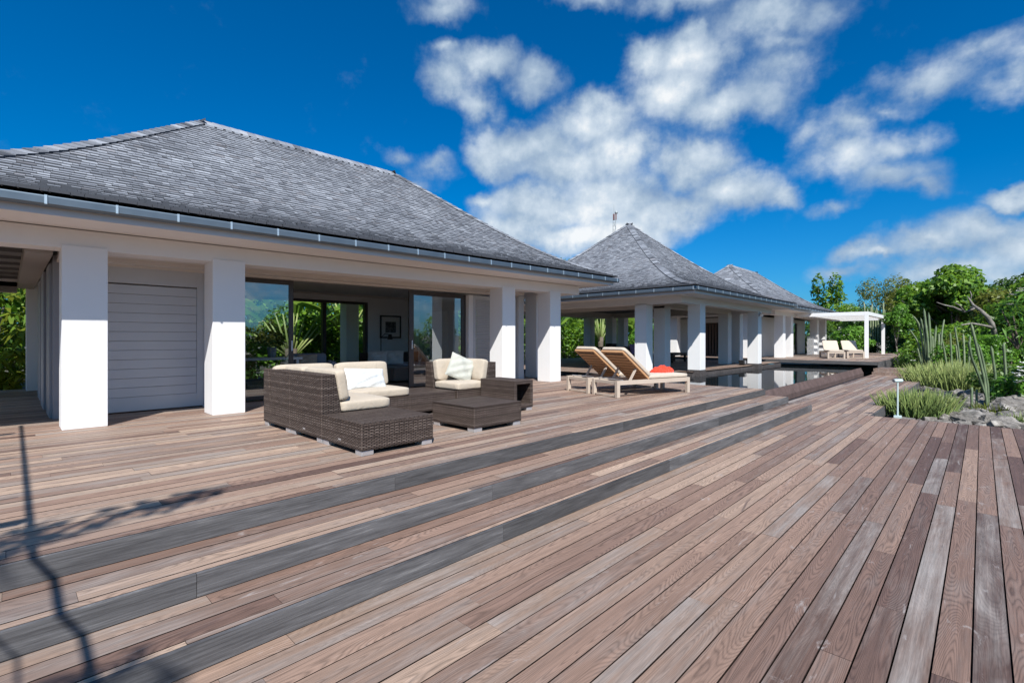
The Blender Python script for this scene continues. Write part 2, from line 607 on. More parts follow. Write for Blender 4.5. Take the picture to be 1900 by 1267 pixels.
def leaf_material(name, dark, mid, lite, trans=0.35, rough=0.45, noise_scale=1.5):
    m, k, b, o = new_mat(name)
    v = k.attr('lv', 'Fac')
    big = k.noise(k.coord('Object'), noise_scale, 3, 0.6)
    f = k.m('ADD', k.m('MULTIPLY', v, 0.75), k.m('MULTIPLY', k.m('SUBTRACT', big, 0.5), 0.8), clamp=True)
    f = k.m('ADD', f, 0.1, clamp=True)
    col = k.ramp(f, (0.0, dark), (0.5, mid), (1.0, lite))
    k.put(b.inputs['Base Color'], col)
    b.inputs['Roughness'].default_value = rough
    b.inputs['Specular IOR Level'].default_value = 0.4
    tl = k.n('ShaderNodeBsdfTranslucent')
    k.put(tl.inputs['Color'], k.mix(0.5, col, tuple(min(1, x * 1.6) for x in lite)))
    mx = k.n('ShaderNodeMixShader')
    mx.inputs[0].default_value = trans
    k.t.links.new(b.outputs[0], mx.inputs[1])
    k.t.links.new(tl.outputs[0], mx.inputs[2])
    k.t.links.new(mx.outputs[0], o.inputs[0])
    return m


def rock_material(name, a, b2, c2, scale=2.0):
    m, k, b, o = new_mat(name)
    c = k.coord()
    n = k.noise(c, scale, 9, 0.65, 0.5)
    n2 = k.noise(c, scale * 7, 6, 0.7)
    v = k.m('ADD', k.m('MULTIPLY', n, 0.7), k.m('MULTIPLY', n2, 0.35))
    k.put(b.inputs['Base Color'], k.ramp(v, (0.35, a), (0.52, b2), (0.68, c2)))
    b.inputs['Roughness'].default_value = 0.9
    k.put(b.inputs['Normal'], k.bump(v, 0.8, 0.05))
    return m


M_DECK = deck_material('hardwood_deck', dark=1.04)
M_DECKL = deck_material('hardwood_deck_lower', silver=0.0, dark=0.98)
M_DECK2 = deck_material('hardwood_deck_far', silver=0.16, dark=0.98)
M_RISER = riser_material()
M_SHINGLE = shingle_material()
M_CAP = M_SHINGLE
M_WHITE = paint('white_paint', (0.80, 0.805, 0.81), 0.5, 0.015, grain=1.0)
M_SOFFIT = paint('soffit_paint', (0.80, 0.79, 0.785), 0.6, 0.02)
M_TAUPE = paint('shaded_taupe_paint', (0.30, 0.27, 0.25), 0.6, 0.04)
M_GREYD = paint('shaded_grey_paint', (0.28, 0.285, 0.31), 0.5, 0.05, grain=1.0)  # grey darkened to carry the veranda side wall's shade
M_TRIM = paint('taupe_trim', (0.68, 0.645, 0.61), 0.55, 0.04)
M_GREY = paint('grey_paint', (0.56, 0.58, 0.61), 0.5, 0.05, grain=1.0)
M_GREYL = paint('light_grey_paint', (0.64, 0.65, 0.66), 0.5, 0.04, grain=1.0)
M_UNDER = paint('roof_underlay', (0.05, 0.05, 0.055), 0.9)
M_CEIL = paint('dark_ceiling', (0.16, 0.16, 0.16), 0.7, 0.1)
M_INWALL = paint('interior_wall', (0.88, 0.89, 0.89), 0.6, 0.02)
M_FASCIA = paint('fascia_paint', (0.60, 0.61, 0.63), 0.45, 0.03)
M_ZINC = metal('zinc_gutter', (0.17, 0.22, 0.27), 0.5)
M_BRACKET = metal('gutter_bracket', (0.62, 0.72, 0.78), 0.4)
M_FRAME = paint('bronze_frame', (0.060, 0.050, 0.047), 0.35, 0.05)
M_FRAMEG = paint('grey_frame', (0.20, 0.20, 0.22), 0.35, 0.05)
M_GLASS = glass('window_glass', refl=0.26)
M_GLASSB = glass('clear_glass', (0.9, 0.95, 0.95), 0.03)
M_WICKER = wicker_material()
M_FOOT = metal('aluminium_foot', (0.75, 0.76, 0.78), 0.4)
M_CREAM = fabric('cream_cushion', (0.475, 0.405, 0.320))
M_PILLOW = fabric('white_pillow', (0.62, 0.64, 0.645))
M_MINT = fabric('pale_mint_pillow', (0.43, 0.435, 0.385))
M_LOUNGE = fabric('lounger_cushion', (0.52, 0.45, 0.37))
M_RED = fabric('red_fabric', (0.76, 0.050, 0.018), 0.2)
M_TEAK = wood('weathered_teak', (0.36, 0.29, 0.235), (0.56, 0.48, 0.40))
M_TEAKB = wood('warm_teak', (0.30, 0.150, 0.068), (0.58, 0.340, 0.175), 'y')
M_DARKWOOD = wood('dark_wood', (0.022, 0.015, 0.012), (0.050, 0.035, 0.028))
M_BROWNFAB = fabric('brown_cover', (0.15, 0.115, 0.10))
M_GREYFAB = fabric('blue_grey_fabric', (0.26, 0.29, 0.36))
M_PURPLE = fabric('purple_cushion', (0.50, 0.32, 0.60), 0.3)
M_BLACK = paint('black_plastic', (0.015, 0.015, 0.016), 0.4)
M_PAPER = paint('paper', (0.75, 0.75, 0.73), 0.8, 0.01)
M_STONE = rock_material('dark_plinth_stone', (0.035, 0.03, 0.03), (0.06, 0.052, 0.052), (0.09, 0.08, 0.08), 4)
M_POOLW = rock_material('pool_wall_stone', (0.055, 0.035, 0.032), (0.085, 0.055, 0.050), (0.12, 0.08, 0.075), 3)
M_ROCK = rock_material('grey_rock', (0.045, 0.040, 0.036), (0.165, 0.152, 0.138), (0.40, 0.38, 0.355), 3.5)
M_SOIL = rock_material('garden_soil', (0.035, 0.030, 0.022), (0.085, 0.075, 0.055), (0.20, 0.185, 0.155), 1.2)
M_BARK = rock_material('pale_bark', (0.07, 0.062, 0.052), (0.17, 0.155, 0.135), (0.34, 0.32, 0.29), 3)
M_BARKD = rock_material('brown_bark', (0.04, 0.03, 0.025), (0.10, 0.08, 0.06), (0.18, 0.15, 0.12), 3)
M_LAMP = paint('pale_metal_paint', (0.50, 0.62, 0.62), 0.4, 0.05)
M_MASTR = paint('red_mast_paint', (0.24, 0.12, 0.11), 0.5)
M_MASTW = paint('grey_mast_paint', (0.32, 0.36, 0.38), 0.5)

L_BROAD = leaf_material('broad_leaf', (0.017, 0.052, 0.008), (0.087, 0.199, 0.018), (0.225, 0.374, 0.033))
L_DARK = leaf_material('dark_leaf', (0.014, 0.039, 0.010), (0.052, 0.119, 0.021), (0.129, 0.231, 0.037))
L_OLIVE = leaf_material('olive_leaf', (0.036, 0.054, 0.010), (0.129, 0.168, 0.026), (0.260, 0.271, 0.052))
L_FRANGI = leaf_material('frangipani_leaf', (0.022, 0.066, 0.009), (0.095, 0.230, 0.024), (0.189, 0.378, 0.047))
L_MANGO = leaf_material('mango_leaf', (0.013, 0.050, 0.007), (0.095, 0.196, 0.022), (0.351, 0.378, 0.054), 0.4)
L_PALM = leaf_material('palm_leaf', (0.022, 0.066, 0.009), (0.101, 0.216, 0.027), (0.230, 0.351, 0.054), 0.45, 0.35)
L_ALOE = leaf_material('upright_succulent', (0.055, 0.100, 0.030), (0.215, 0.300, 0.095), (0.520, 0.540, 0.210), 0.15, 0.45, 2.5)
L_ALOEY = leaf_material('yellow_succulent', (0.090, 0.135, 0.040), (0.290, 0.370, 0.125), (0.560, 0.580, 0.260), 0.15, 0.45, 2.5)
L_HEDGE = leaf_material('hedge_leaf', (0.022, 0.072, 0.008), (0.087, 0.223, 0.018), (0.207, 0.382, 0.030))
L_YUCCA = leaf_material('yucca_leaf', (0.055, 0.110, 0.033), (0.203, 0.284, 0.095), (0.405, 0.432, 0.135), 0.2)
M_FLOWER = paint('white_petal', (0.85, 0.85, 0.82), 0.6, 0.02)
M_CACTUS = leaf_material('cactus_skin', (0.060, 0.095, 0.050), (0.160, 0.215, 0.120), (0.330, 0.370, 0.230), 0.0, 0.6, 3.0)


def water_material():
    m, k, b, o = new_mat('pool_water')
    c = k.coord()
    b.inputs['Base Color'].default_value = (0.010, 0.016, 0.020, 1)
    b.inputs['Roughness'].default_value = 0.015
    b.inputs['IOR'].default_value = 1.38
    n = k.noise(c, 2.2, 3, 0.5, 0.4)
    k.put(b.inputs['Normal'], k.bump(n, 0.05, 0.02))
    return m


M_WATER = water_material()

# ------------------------------------------------------------------ decks, steps, paths (the setting)
PITCH, GAP = 0.1383, 0.008
RISE = 0.1362
Y1, Y2, Y3 = 3.625, 3.147, 2.688
XEND = 12.1


def boards(mb, x0, x1, y0, y1, z, rnd, start='max', lmin=1.2, lmax=4.6, th=0.028, tone=None):
    """rows of hardwood boards along x, laid from y1 down (start='max') with random butt joints"""
    n = int(math.ceil((y1 - y0) / PITCH - 1e-6))
    for i in range(n):
        b = y1 - i * PITCH
        a = max(y0, b - PITCH + GAP)
        if b - a < 0.02:
            continue
        x = x0 - rnd.random() * 3
        while x < x1:
            L = rnd.uniform(lmin, lmax)
            s, e = max(x, x0), min(x + L, x1)
            if e - s > 0.02:
                t = rnd.random()
                c = (min(1, max(0, rnd.gauss(0.60, 0.25))) if tone is None else tone(s, a, rnd), rnd.random(), rnd.random() ** (1.5 if tone is None else 1.7 + max(0, min(1.8, 2.2 - a))))
                dz = rnd.uniform(-0.0012, 0.0012)
                mb.quad([(s + .0008, a, z + dz), (e - .0008, a, z + dz), (e - .0008, b, z + dz), (s + .0008, b, z + dz)], c)
                mb.box(s + 0.0008, e - 0.0008, a, b, z - th, z + dz, (-.5, c[1], 0), skip='bt')
            x += L


def lower_tone(x, y, rnd):
    # boards browner towards the sea: own tone, plus vignette painted into it
    m = 0.62 - 0.46 * max(0, min(1, (2.0 - y) / 2.4))
    return min(1, max(0, rnd.gauss(m, 0.18)))


rnd = random.Random(5)
mb = MB()
boards(mb, -7, XEND, Y1 - 0.02, 9.62, 0.0, rnd)
boards(mb, -7, 0.5, 9.624, 15.9, 0.0, rnd)
boards(mb, 9.3, XEND, 9.624, 15.9, 0.0, rnd)
deck = mb.build('deck', M_DECK)
tag(deck, kind='structure')
mb = MB()
boards(mb, -7, XEND, Y2 - 0.02, Y1 - 0.028, -RISE, rnd)
boards(mb, -7, XEND - 0.02, Y3 - 0.02, Y2 - 0.028, -2 * RISE, rnd)
tag(mb.build('deck_steps', M_DECK), kind='structure')
# risers: long boards, one plank high
mb = MB()
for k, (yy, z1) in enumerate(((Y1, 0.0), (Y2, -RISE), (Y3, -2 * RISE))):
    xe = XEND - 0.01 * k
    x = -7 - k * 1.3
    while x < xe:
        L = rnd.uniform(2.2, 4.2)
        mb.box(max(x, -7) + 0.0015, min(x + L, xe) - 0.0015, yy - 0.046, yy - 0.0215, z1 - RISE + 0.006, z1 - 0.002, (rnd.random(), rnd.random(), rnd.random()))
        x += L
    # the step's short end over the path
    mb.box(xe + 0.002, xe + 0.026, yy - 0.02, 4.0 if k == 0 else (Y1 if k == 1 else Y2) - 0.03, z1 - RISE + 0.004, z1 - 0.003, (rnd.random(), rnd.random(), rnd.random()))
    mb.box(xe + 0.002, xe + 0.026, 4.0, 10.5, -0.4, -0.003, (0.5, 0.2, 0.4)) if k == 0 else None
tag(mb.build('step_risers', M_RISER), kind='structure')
mb = MB()
boards(mb, -7, 12.2, -5.5, Y3 - 0.03, -3 * RISE, rnd, tone=lower_tone)
tag(mb.build('lower_deck', M_DECKL), kind='structure')
mb = MB()
boards(mb, 12.204, 27.0, 1.64, 3.49, -3 * RISE, rnd)
tag(mb.build('path', M_DECK2), kind='structure')
# edge boards of the lower deck and of the path
mb = MB()
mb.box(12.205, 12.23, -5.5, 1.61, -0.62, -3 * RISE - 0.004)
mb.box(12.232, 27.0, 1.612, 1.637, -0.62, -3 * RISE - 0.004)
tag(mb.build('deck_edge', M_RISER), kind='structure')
mb = MB()
mb.box(-7, XEND - .03, -5.5, 16, -0.75, -3 * RISE - 0.06)
mb.box(-7, XEND - .03, Y1 + .03, 16, -0.40, -0.06)
tag(mb.build('deck_substructure', M_UNDER), kind='structure')

# far terrace and the steps up to it
TZ = 0.13
mb = MB()
boards(mb, 27.0, 44.0, 3.35, 9.0, TZ, rnd, lmin=2, lmax=5)
boards(mb, 27.0, 33.0, 9.004, 18.0, TZ, rnd, lmin=2, lmax=5)
tag(mb.build('far_terrace', M_DECK2), kind='structure')
mb = MB()
boards(mb, 26.2, 27.4, 2.0, 3.40, -0.27, rnd)
boards(mb, 26.6, 27.8, 2.4, 3.40, -0.136, rnd)
mb.box(26.2, 27.3, 1.98, 1.998, -0.42, -0.275)
mb.box(26.18, 26.198, 2.0, 3.45, -0.42, -0.275)
mb.box(26.6, 27.7, 2.38, 2.398, -0.27, -0.14)
mb.box(26.58, 26.598, 2.4, 3.45, -0.27, -0.14)
tag(mb.build('terrace_steps', M_DECK2), kind='structure')
mb = MB()
mb.box(26.97, 26.998, 3.35, 18.0, TZ - 0.15, TZ - 0.004)
mb.box(27.0, 44.0, 3.32, 3.345, TZ - 0.42, TZ - 0.004)
tag(mb.build('terrace_edge', M_RISER), kind='structure')

# deck of the middle pavilion
mb = MB()
boards(mb, 13.7, 26.9, 8.2, 18.0, 0.0, rnd, lmin=2, lmax=5)
boards(mb, 16.6, 26.9, 7.28, 8.196, 0.0, rnd, lmin=2, lmax=5)
tag(mb.build('pavilion_deck', M_DECK2), kind='structure')
mb = MB()
mb.box(13.66, 13.696, 8.16, 18, -0.45, -0.05)
mb.box(13.70, 16.6, 8.16, 8.196, -0.45, -0.05)
mb.box(16.56, 16.596, 7.24, 8.158, -0.45, -0.05)
mb.box(16.6, 26.9, 7.24, 7.276, -0.45, -0.05)
tag(mb.build('pavilion_deck_edge', M_STONE), kind='structure')

# pool
WZ = -0.15
mb = MB()
mb.quad([(XEND + .03, 3.93, WZ), (28.2, 3.93, WZ), (28.2, 17, WZ), (XEND + .03, 17, WZ)])
tag(mb.build('pool_water', M_WATER), kind='structure')
pool = thing('swimming_pool', 'long dark infinity pool with brown stone overflow wall beside the path', 'pool', (XEND, 3.9, -.4))


def sub(mb_, name, mat, root, **kw):
    """build a part from world coordinates under a root that stands anywhere"""
    o = mb_.build(name, mat, None, **kw)
    o.parent = root
    o.matrix_parent_inverse = Matrix.LocRotScale(root.location, root.rotation_euler, None).inverted()
    return o


mb = MB()
mb.prism([(3.93, WZ + .006), (3.90, WZ + 0.012), (3.80, -0.36), (3.80, -0.60), (3.93, -0.60)], XEND + .03, 26.56)
sub(mb, 'overflow_wall', M_POOLW, pool)
mb = MB()
mb.box(XEND + .03, 26.5, 3.5, 3.80, -0.60, -0.50)
sub(mb, 'catch_channel', M_BLACK, pool)

# ground: one sheet to the horizon, falling a little towards the sea, rocky slope beside the path
def ground_z(x, y):
    z = -0.72
    if x > 12.2 and y < 1.7:
        z = -0.62 - 0.05 * min(4, 1.7 - y)
    n = math.sin(x * 1.3 + y * 0.7) * 0.05 + math.sin(x * 0.37 - y * 0.53 + 1) * 0.10
    d = math.hypot(x, y)
    if d > 30:
        n += 0.02 * (d - 30) * 0.4
    inside = (-7.5 < x < 27.5 and 1.5 < y < 18) or (-7.5 < x < 12.4 and -6 < y < 3)
    return z + (n if not inside else -0.2)


gx = np.concatenate([np.array([-1500, -600, -250, -120, -70, -45, -30, -20]), np.arange(-14, 60, 0.6), np.array([62, 70, 85, 110, 160, 300, 700, 1600])])
gy = np.concatenate([np.array([-1500, -600, -250, -120, -70, -45, -30, -22]), np.arange(-16, 30, 0.6), np.array([33, 40, 50, 70, 110, 160, 300, 700, 1600])])
vv = [(x, y, min(ground_z(x, y), 12)) for y in gy for x in gx]
nx_ = len(gx)
ff = [(j * nx_ + i, j * nx_ + i + 1, (j + 1) * nx_ + i + 1, (j + 1) * nx_ + i) for j in range(len(gy) - 1) for i in range(nx_ - 1)]
g = mesh_obj('ground', vv, ff, M_SOIL)
tag(g, kind='structure')


# ------------------------------------------------------------------ roofs, columns, gutters shared by the three houses
def smooth_profile(pts, deg=3):
    s, z = np.array(pts).T
    c = np.polyfit(s, z, deg)
    ss = np.linspace(0, s.max(), 60)
    zz = np.polyval(c, ss)
    return ss, zz


def make_roof(root, ex0, ex1, ey0, ey1, prof, expo, width, seed, shear=False, gutters=('front',), gut_drop=0.075, cap_w=0.16):
    """hipped roof with a bell-cast profile; every cedar shingle is a slab of its own"""
    ss, zz = prof
    smax = ss[-1]
    zf = lambda s: float(np.interp(s, ss, zz))
    arc = np.concatenate([[0], np.cumsum(np.hypot(np.diff(ss), np.diff(zz)))])
    sf = lambda a: float(np.interp(a, arc, ss))
    rnd = random.Random(seed)
    W_, D_ = ex1 - ex0, ey1 - ey0
    slopes = [((ex0, ey0), (1, 0), (0, 1), W_), ((ex1, ey0), (0, 1), (-1, 0), D_), ((ex1, ey1), (-1, 0), (0, -1), W_), ((ex0, ey1), (0, -1), (1, 0), D_)]
    mb = MB()
    und = MB()
    for (ox, oy), (ax, ay), (ux, uy), L in slopes:
        P = lambda a, s, dz=0.0: (ox + ax * a + ux * s, oy + ay * a + uy * s, zf(s) + dz)
        lim = min(smax, L / 2)
        ks = np.linspace(0, lim, 16)
        for s0, s1 in zip(ks, ks[1:]):
            und.quad([P(s0, s0, -.012), P(L - s0, s0, -.012), P(L - s1, s1, -.012), P(s1, s1, -.012)])
        n = int(np.interp(lim, ss, arc) / expo)
        for i in range(-0, n + 1):
            sb = sf(i * expo) - (0.03 if i == 0 else 0)
            st = sf(min((i + 1.35) * expo, arc[-1]))
            if st - sb < 0.01:
                continue
            a = -rnd.random() * width
            while a < L:
                w = width * rnd.choice((0.55, 0.8, 1.0, 1.2, 1.45))
                lo, hi = a + 0.002, a + w - 0.002
                a += w
                jb = sb + rnd.uniform(-0.006, 0.006)
                l0, h0 = max(lo, sb), min(hi, L - sb)
                l1, h1 = max(lo, st), min(hi, L - st)
                if h0 - l0 < 0.015:
                    continue
                if h1 < l1:
                    if l1 > L / 2:
                        l1 = h1 = max(h1, l0)
                    else:
                        l1 = h1 = min(l1, h0)
                c = (min(1, max(0, rnd.gauss(0.53, 0.125))), rnd.random(), rnd.random())
                t = 0.024 + rnd.uniform(-0.004, 0.010)
                p0, p1, p2, p3 = P(l0, jb, t), P(h0, jb, t), P(h1, st, 0.003), P(l1, st, 0.003)
                mb.quad([p0, p1, p2, p3], c)
                mb.quad([P(l0, jb, -0.006), P(h0, jb, -0.006), p1, p0], (-0.5, c[1], 0))  # dark end grain, also painted in as each course's shadow line
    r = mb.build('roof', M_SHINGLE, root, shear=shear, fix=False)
    u = und.build('roof_underlay', M_UNDER, r, shear=shear, fix=False)
    # hip and ridge caps: overlapping bent plates
    cap = MB()
    ends = []
    for (cx, cy, dx, dy) in ((ex0, ey0, 1, 1), (ex1, ey0, -1, 1), (ex1, ey1, -1, -1), (ex0, ey1, 1, -1)):
        n = int(arc[-1] * 1.25 / 0.16)
        for i in range(n):
            a0, a1 = arc[-1] * i / n, min(arc[-1], arc[-1] * (i + 1.4) / n)
            s0, s1 = sf(a0), sf(a1)
            z0, z1 = zf(s0) + 0.075, zf(s1) + 0.050
            hw = cap_w
            c = (min(1, max(0, rnd.gauss(0.45, 0.2))), rnd.random(), rnd.random())
            m0 = (cx + dx * s0, cy + dy * s0)
            m1 = (cx + dx * s1, cy + dy * s1)
            for side in (0, 1):
                ox = (dx * hw, 0) if side == 0 else (0, dy * hw)
                dz0 = zf(s0) + 0.058
                dz1 = zf(s1) + 0.034
                cap.quad([(m0[0], m0[1], z0), (m0[0] + ox[0], m0[1] + ox[1], dz0), (m1[0] + ox[0], m1[1] + ox[1], dz1), (m1[0], m1[1], z1)], c)
                cap.quad([(m0[0], m0[1], z0), (m0[0] + ox[0], m0[1] + ox[1], dz0), (m0[0] + ox[0], m0[1] + ox[1], dz0 - .03), (m0[0], m0[1], z0 - .03)], c)
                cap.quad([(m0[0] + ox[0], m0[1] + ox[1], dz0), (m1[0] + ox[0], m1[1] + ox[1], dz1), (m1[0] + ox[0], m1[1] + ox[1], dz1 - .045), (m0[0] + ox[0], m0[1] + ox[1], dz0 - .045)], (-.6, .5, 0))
    yr = (ey0 + ey1) / 2
    if W_ - 2 * smax > 0.4:
        x = ex0 + smax
        while x < ex1 - smax:
            x2 = min(x + 0.22, ex1 - smax + .05)
            c = (min(1, max(0, rnd.gauss(0.6, 0.2))), rnd.random(), rnd.random())
            for sg in (-1, 1):
                cap.quad([(x, yr, zz[-1] + .05), (x2, yr, zz[-1] + .042), (x2, yr + sg * cap_w, zf(smax - cap_w) + .028), (x, yr + sg * cap_w, zf(smax - cap_w) + .036)], c)
                cap.quad([(x2, yr + sg * cap_w, zf(smax - cap_w) + .028), (x, yr + sg * cap_w, zf(smax - cap_w) + .036), (x, yr + sg * cap_w, zf(smax - cap_w)), (x2, yr + sg * cap_w, zf(smax - cap_w))], c)
            x += 0.17
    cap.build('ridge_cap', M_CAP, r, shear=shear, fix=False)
    # fascia, soffit, gutter
    zl = zz[0] - 0.07                                                   # gutter lip
    f = MB()
    i0, i1 = 0.06, 0.09
    fz0, fz1 = zz[0] - 0.245, zz[0] - 0.03
    f.box(ex0 + i0, ex1 - i0, ey0 + i0, ey0 + i1, fz0, fz1)
    f.box(ex0 + i0, ex1 - i0, ey1 - i1, ey1 - i0, fz0, fz1)
    f.box(ex0 + i0, ex0 + i1, ey0 + i1, ey1 - i1, fz0, fz1)
    f.box(ex1 - i1, ex1 - i0, ey0 + i1, ey1 - i1, fz0, fz1)
    f.build('fascia', M_FASCIA, root, shear=shear)
    so = MB()
    so.box(ex0 + i1, ex1 - i1, ey0 + i1, ey0 + 1.35, fz0 + 0.012, fz0 + 0.03)
    so.box(ex0 + i1, ex1 - i1, ey1 - 1.35, ey1 - i1, fz0 + 0.012, fz0 + 0.03)
    so.box(ex0 + i1, ex0 + 1.35, ey0 + 1.35, ey1 - 1.35, fz0 + 0.012, fz0 + 0.03)
    so.box(ex1 - 1.35, ex1 - i1, ey0 + 1.35, ey1 - 1.35, fz0 + 0.012, fz0 + 0.03)
    so.build('soffit', M_SOFFIT, root, shear=shear)
    gprof = lambda e, sg: [(e + sg * 0.055, zl + 0.01), (e + sg * 0.05, zl - 0.075), (e + sg * 0.02, zl - 0.098), (e - sg * 0.035, zl - 0.098), (e - sg * 0.062, zl - 0.075),
                           (e - sg * 0.066, zl + 0.0), (e - sg * 0.060, zl + 0.012), (e - sg * 0.052, zl + 0.012), (e - sg * 0.054, zl - 0.07), (e - sg * 0.03, zl - 0.088),
                           (e + sg * 0.02, zl - 0.088), (e + sg * 0.044, zl - 0.07), (e + sg * 0.049, zl + 0.01)]
    brk0 = None
    for side in gutters:
        gm = MB()
        e = {'front': ey0, 'left': ex0, 'right': ex1}[side]
        if side == 'front':
            gm.prism(gprof(e, 1), ex0 - 0.066, ex1 + 0.066, 'x')
            go = gm.build('gutter', M_ZINC, root, shear=shear)
            L0, L1 = ex0, ex1
        else:
            sg = 1 if side == 'left' else -1
            gm.prism(gprof(e, sg), ey0 + (.052 if 'front' in gutters else -.066), ey1 + 0.066, 'y')
            go = gm.build('gutter', M_ZINC, root, shear=shear)
            L0, L1 = ey0, ey1
        n = int((L1 - L0) / 0.62)
        for k in range(n + 1):
            c = L0 + 0.05 + (L1 - L0 - 0.1) * k / n
            bm_ = MB()
            if side == 'front':
                zb = SHEAR * (c - 5) if shear else 0
                bm_.box(-0.012, 0.012, -0.074, -0.0665, -0.085, 0.016)
                bm_.box(-0.012, 0.012, -0.0665, 0.05, 0.0125, 0.017)
                loc = (c, e, zl + zb)
                rz = 0
            else:
                zb = SHEAR * (e - 5) if shear else 0
                bm_.box(-0.012, 0.012, -0.074, -0.0665, -0.085, 0.016)
                bm_.box(-0.012, 0.012, -0.0665, 0.05, 0.0125, 0.017)
                loc = (e, c, zl + zb)
                rz = R(-90) if side == 'left' else R(90)
            if brk0 is None:
                b = bm_.build('bracket', M_BRACKET)
                brk0 = b
            else:
                b = brk0.copy()
                COL.objects.link(b)
            b.parent = go
            b.location = loc
            b.rotation_euler = (0, 0, rz)
    return fz0


def column(root, x, y, zt, w=0.449, z0=0.0, plinth=None, mat=None):
    m = MB()
    m.box(x, x + w, y, y + w, z0, zt)
    c = m.build('column', mat or M_WHITE, root, bevel=0.006)
    if plinth is not None:
        p = MB()
        p.box(x - 0.012, x + w + 0.012, y - 0.012, y + w + 0.012, plinth, z0 - 0.002)
        p.build('plinth', M_STONE, c)
    return c


def beam_ring(root, x0, x1, y0, y1, z0, z1, t, mat, shear=False):
    m = MB()
    m.box(x0, x1, y0, y0 + t, z0, z1)
    m.box(x0, x1, y1 - t, y1, z0, z1)
    m.box(x0, x0 + t, y0 + t, y1 - t, z0, z1)
    m.box(x1 - t, x1, y0 + t, y1 - t, z0, z1)
    return m.build('beam', mat, root, shear=shear)


# ------------------------------------------------------------------ house 1: the near villa
H1 = thing('villa', 'near white pavilion with grey shingled hip roof and open sliding glass doors', 'house')
prof1 = smooth_profile([(0, 2.83), (.87, 3.22), (1.55, 3.57), (2.07, 3.86), (2.5, 4.2), (3.1, 4.74), (3.75, 5.22), (4.52, 5.80)])
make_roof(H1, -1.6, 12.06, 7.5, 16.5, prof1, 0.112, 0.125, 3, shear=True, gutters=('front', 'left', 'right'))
ZC = 2.39
for x in (0.481, 2.152, 8.307, 10.116):
    column(H1, x, 8.328, ZC + SHEAR * (x - 5))
for x in (0.30, 2.152, 7.85, 10.116):
    column(H1, x, 15.22, ZC + SHEAR * (x - 5))
for x in (-1.0, 11.01):
    for y in (9.6, 13.9):
        column(H1, x, y, ZC + SHEAR * (x - 5))
beam_ring(H1, -1.0, 11.46, 8.36, 15.64, 2.355, 2.60, 0.40, M_SOFFIT, shear=True)
# veranda ceiling, behind the front beam, and the stepped lintel trim above the doors
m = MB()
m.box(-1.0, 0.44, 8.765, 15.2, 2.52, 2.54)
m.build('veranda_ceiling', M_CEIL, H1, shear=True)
m = MB()
m.box(0.445, 11.46, 8.765, 15.2, 2.52, 2.54)
m.build('veranda_ceiling', M_SOFFIT, H1, shear=True)
m = MB()
m.box(0.50, 10.15, 8.78, 9.30, 2.40, 2.44)
m.box(0.50, 10.15, 9.30, 9.55, 2.335, 2.44)
m.box(0.50, 10.15, 9.55, 9.72, 2.305, 2.44)
m.build('lintel', M_TRIM, H1, shear=True)
# room shell: side walls, back wall with a wide opening, ceiling, floor
YW, YB = 9.6, 14.4
m = MB()
m.box(0.46, 0.58, 9.6, YB, 0.0, 2.36)
m.build('side_wall', M_GREYD, H1)
m = MB()
m.box(10.18, 10.40, 9.55, 11.3, 0, 2.40)
m.box(10.18, 10.40, 12.5, YB, 0, 2.40)
m.box(10.18, 10.40, 11.3, 12.5, 2.1, 2.40)
m.build('side_wall', M_GREYL, H1)
ob0, ob1 = 3.9, 8.15                                                    # back opening
m = MB()
m.box(0.58, ob0, YB, YB + .12, 0, 2.62)
m.box(ob1, 10.18, YB, YB + .12, 0, 2.62)
m.box(ob0, ob1, YB, YB + .12, 2.34, 2.62)
m.build('back_wall', M_INWALL, H1)
m = MB()
m.box(0.59, 10.17, 9.73, YB - .005, 2.60, 2.63)
m.build('room_ceiling', M_INWALL, H1)
m = MB()
m.box(0.59, 10.17, YB - 0.16, YB - 0.006, 2.50, 2.595)
m.build('cornice', M_TRIM, H1)
m = MB()
boards(m, 0.59, 10.17, 9.73, 14.4, -0.004, rnd, tone=lambda x, y, r: 0.55)
m.build('room_floor', M_DECK, H1)
# black frame of the back opening
m = MB()
fr = lambda a, b, c, d: m.box(a, b, YB - .03, YB + .10, c, d)
fr(ob0 + .002, ob0 + .07, 0, 2.335)
fr(ob1 - .11, ob1 - .002, 0, 2.335)
fr(ob0 + .071, ob1 - .111, 2.26, 2.335)
fr(6.65, 6.76, 0, 2.258)
m.build('back_door_frame', M_FRAME, H1)

# front wall, left to right: boarded panel, sliding leaf, opening, sliding leaf, post, shutter
pn = MB()
pn.box(0.585, 1.06, YW + .01, YW + .07, 0.0, 2.30)
pn.box(2.24, 2.33, YW - .012, YW + .07, 0.02, 2.30)
pn.box(1.06, 2.24, YW - .012, YW + .07, 2.02, 2.30)
pn.box(1.06, 2.24, YW - .012, YW + .07, 0.02, 0.24)
z = 0.244
while z < 2.0:
    pn.box(1.062, 2.236, YW - .008, YW + .06, z, z + 0.142)
    z += 0.1465
pn.box(2.333, 2.92, YW + .01, YW + .07, 0.0, 2.30)
pn.build('boarded_panel', M_GREY, H1, bevel=0.003)


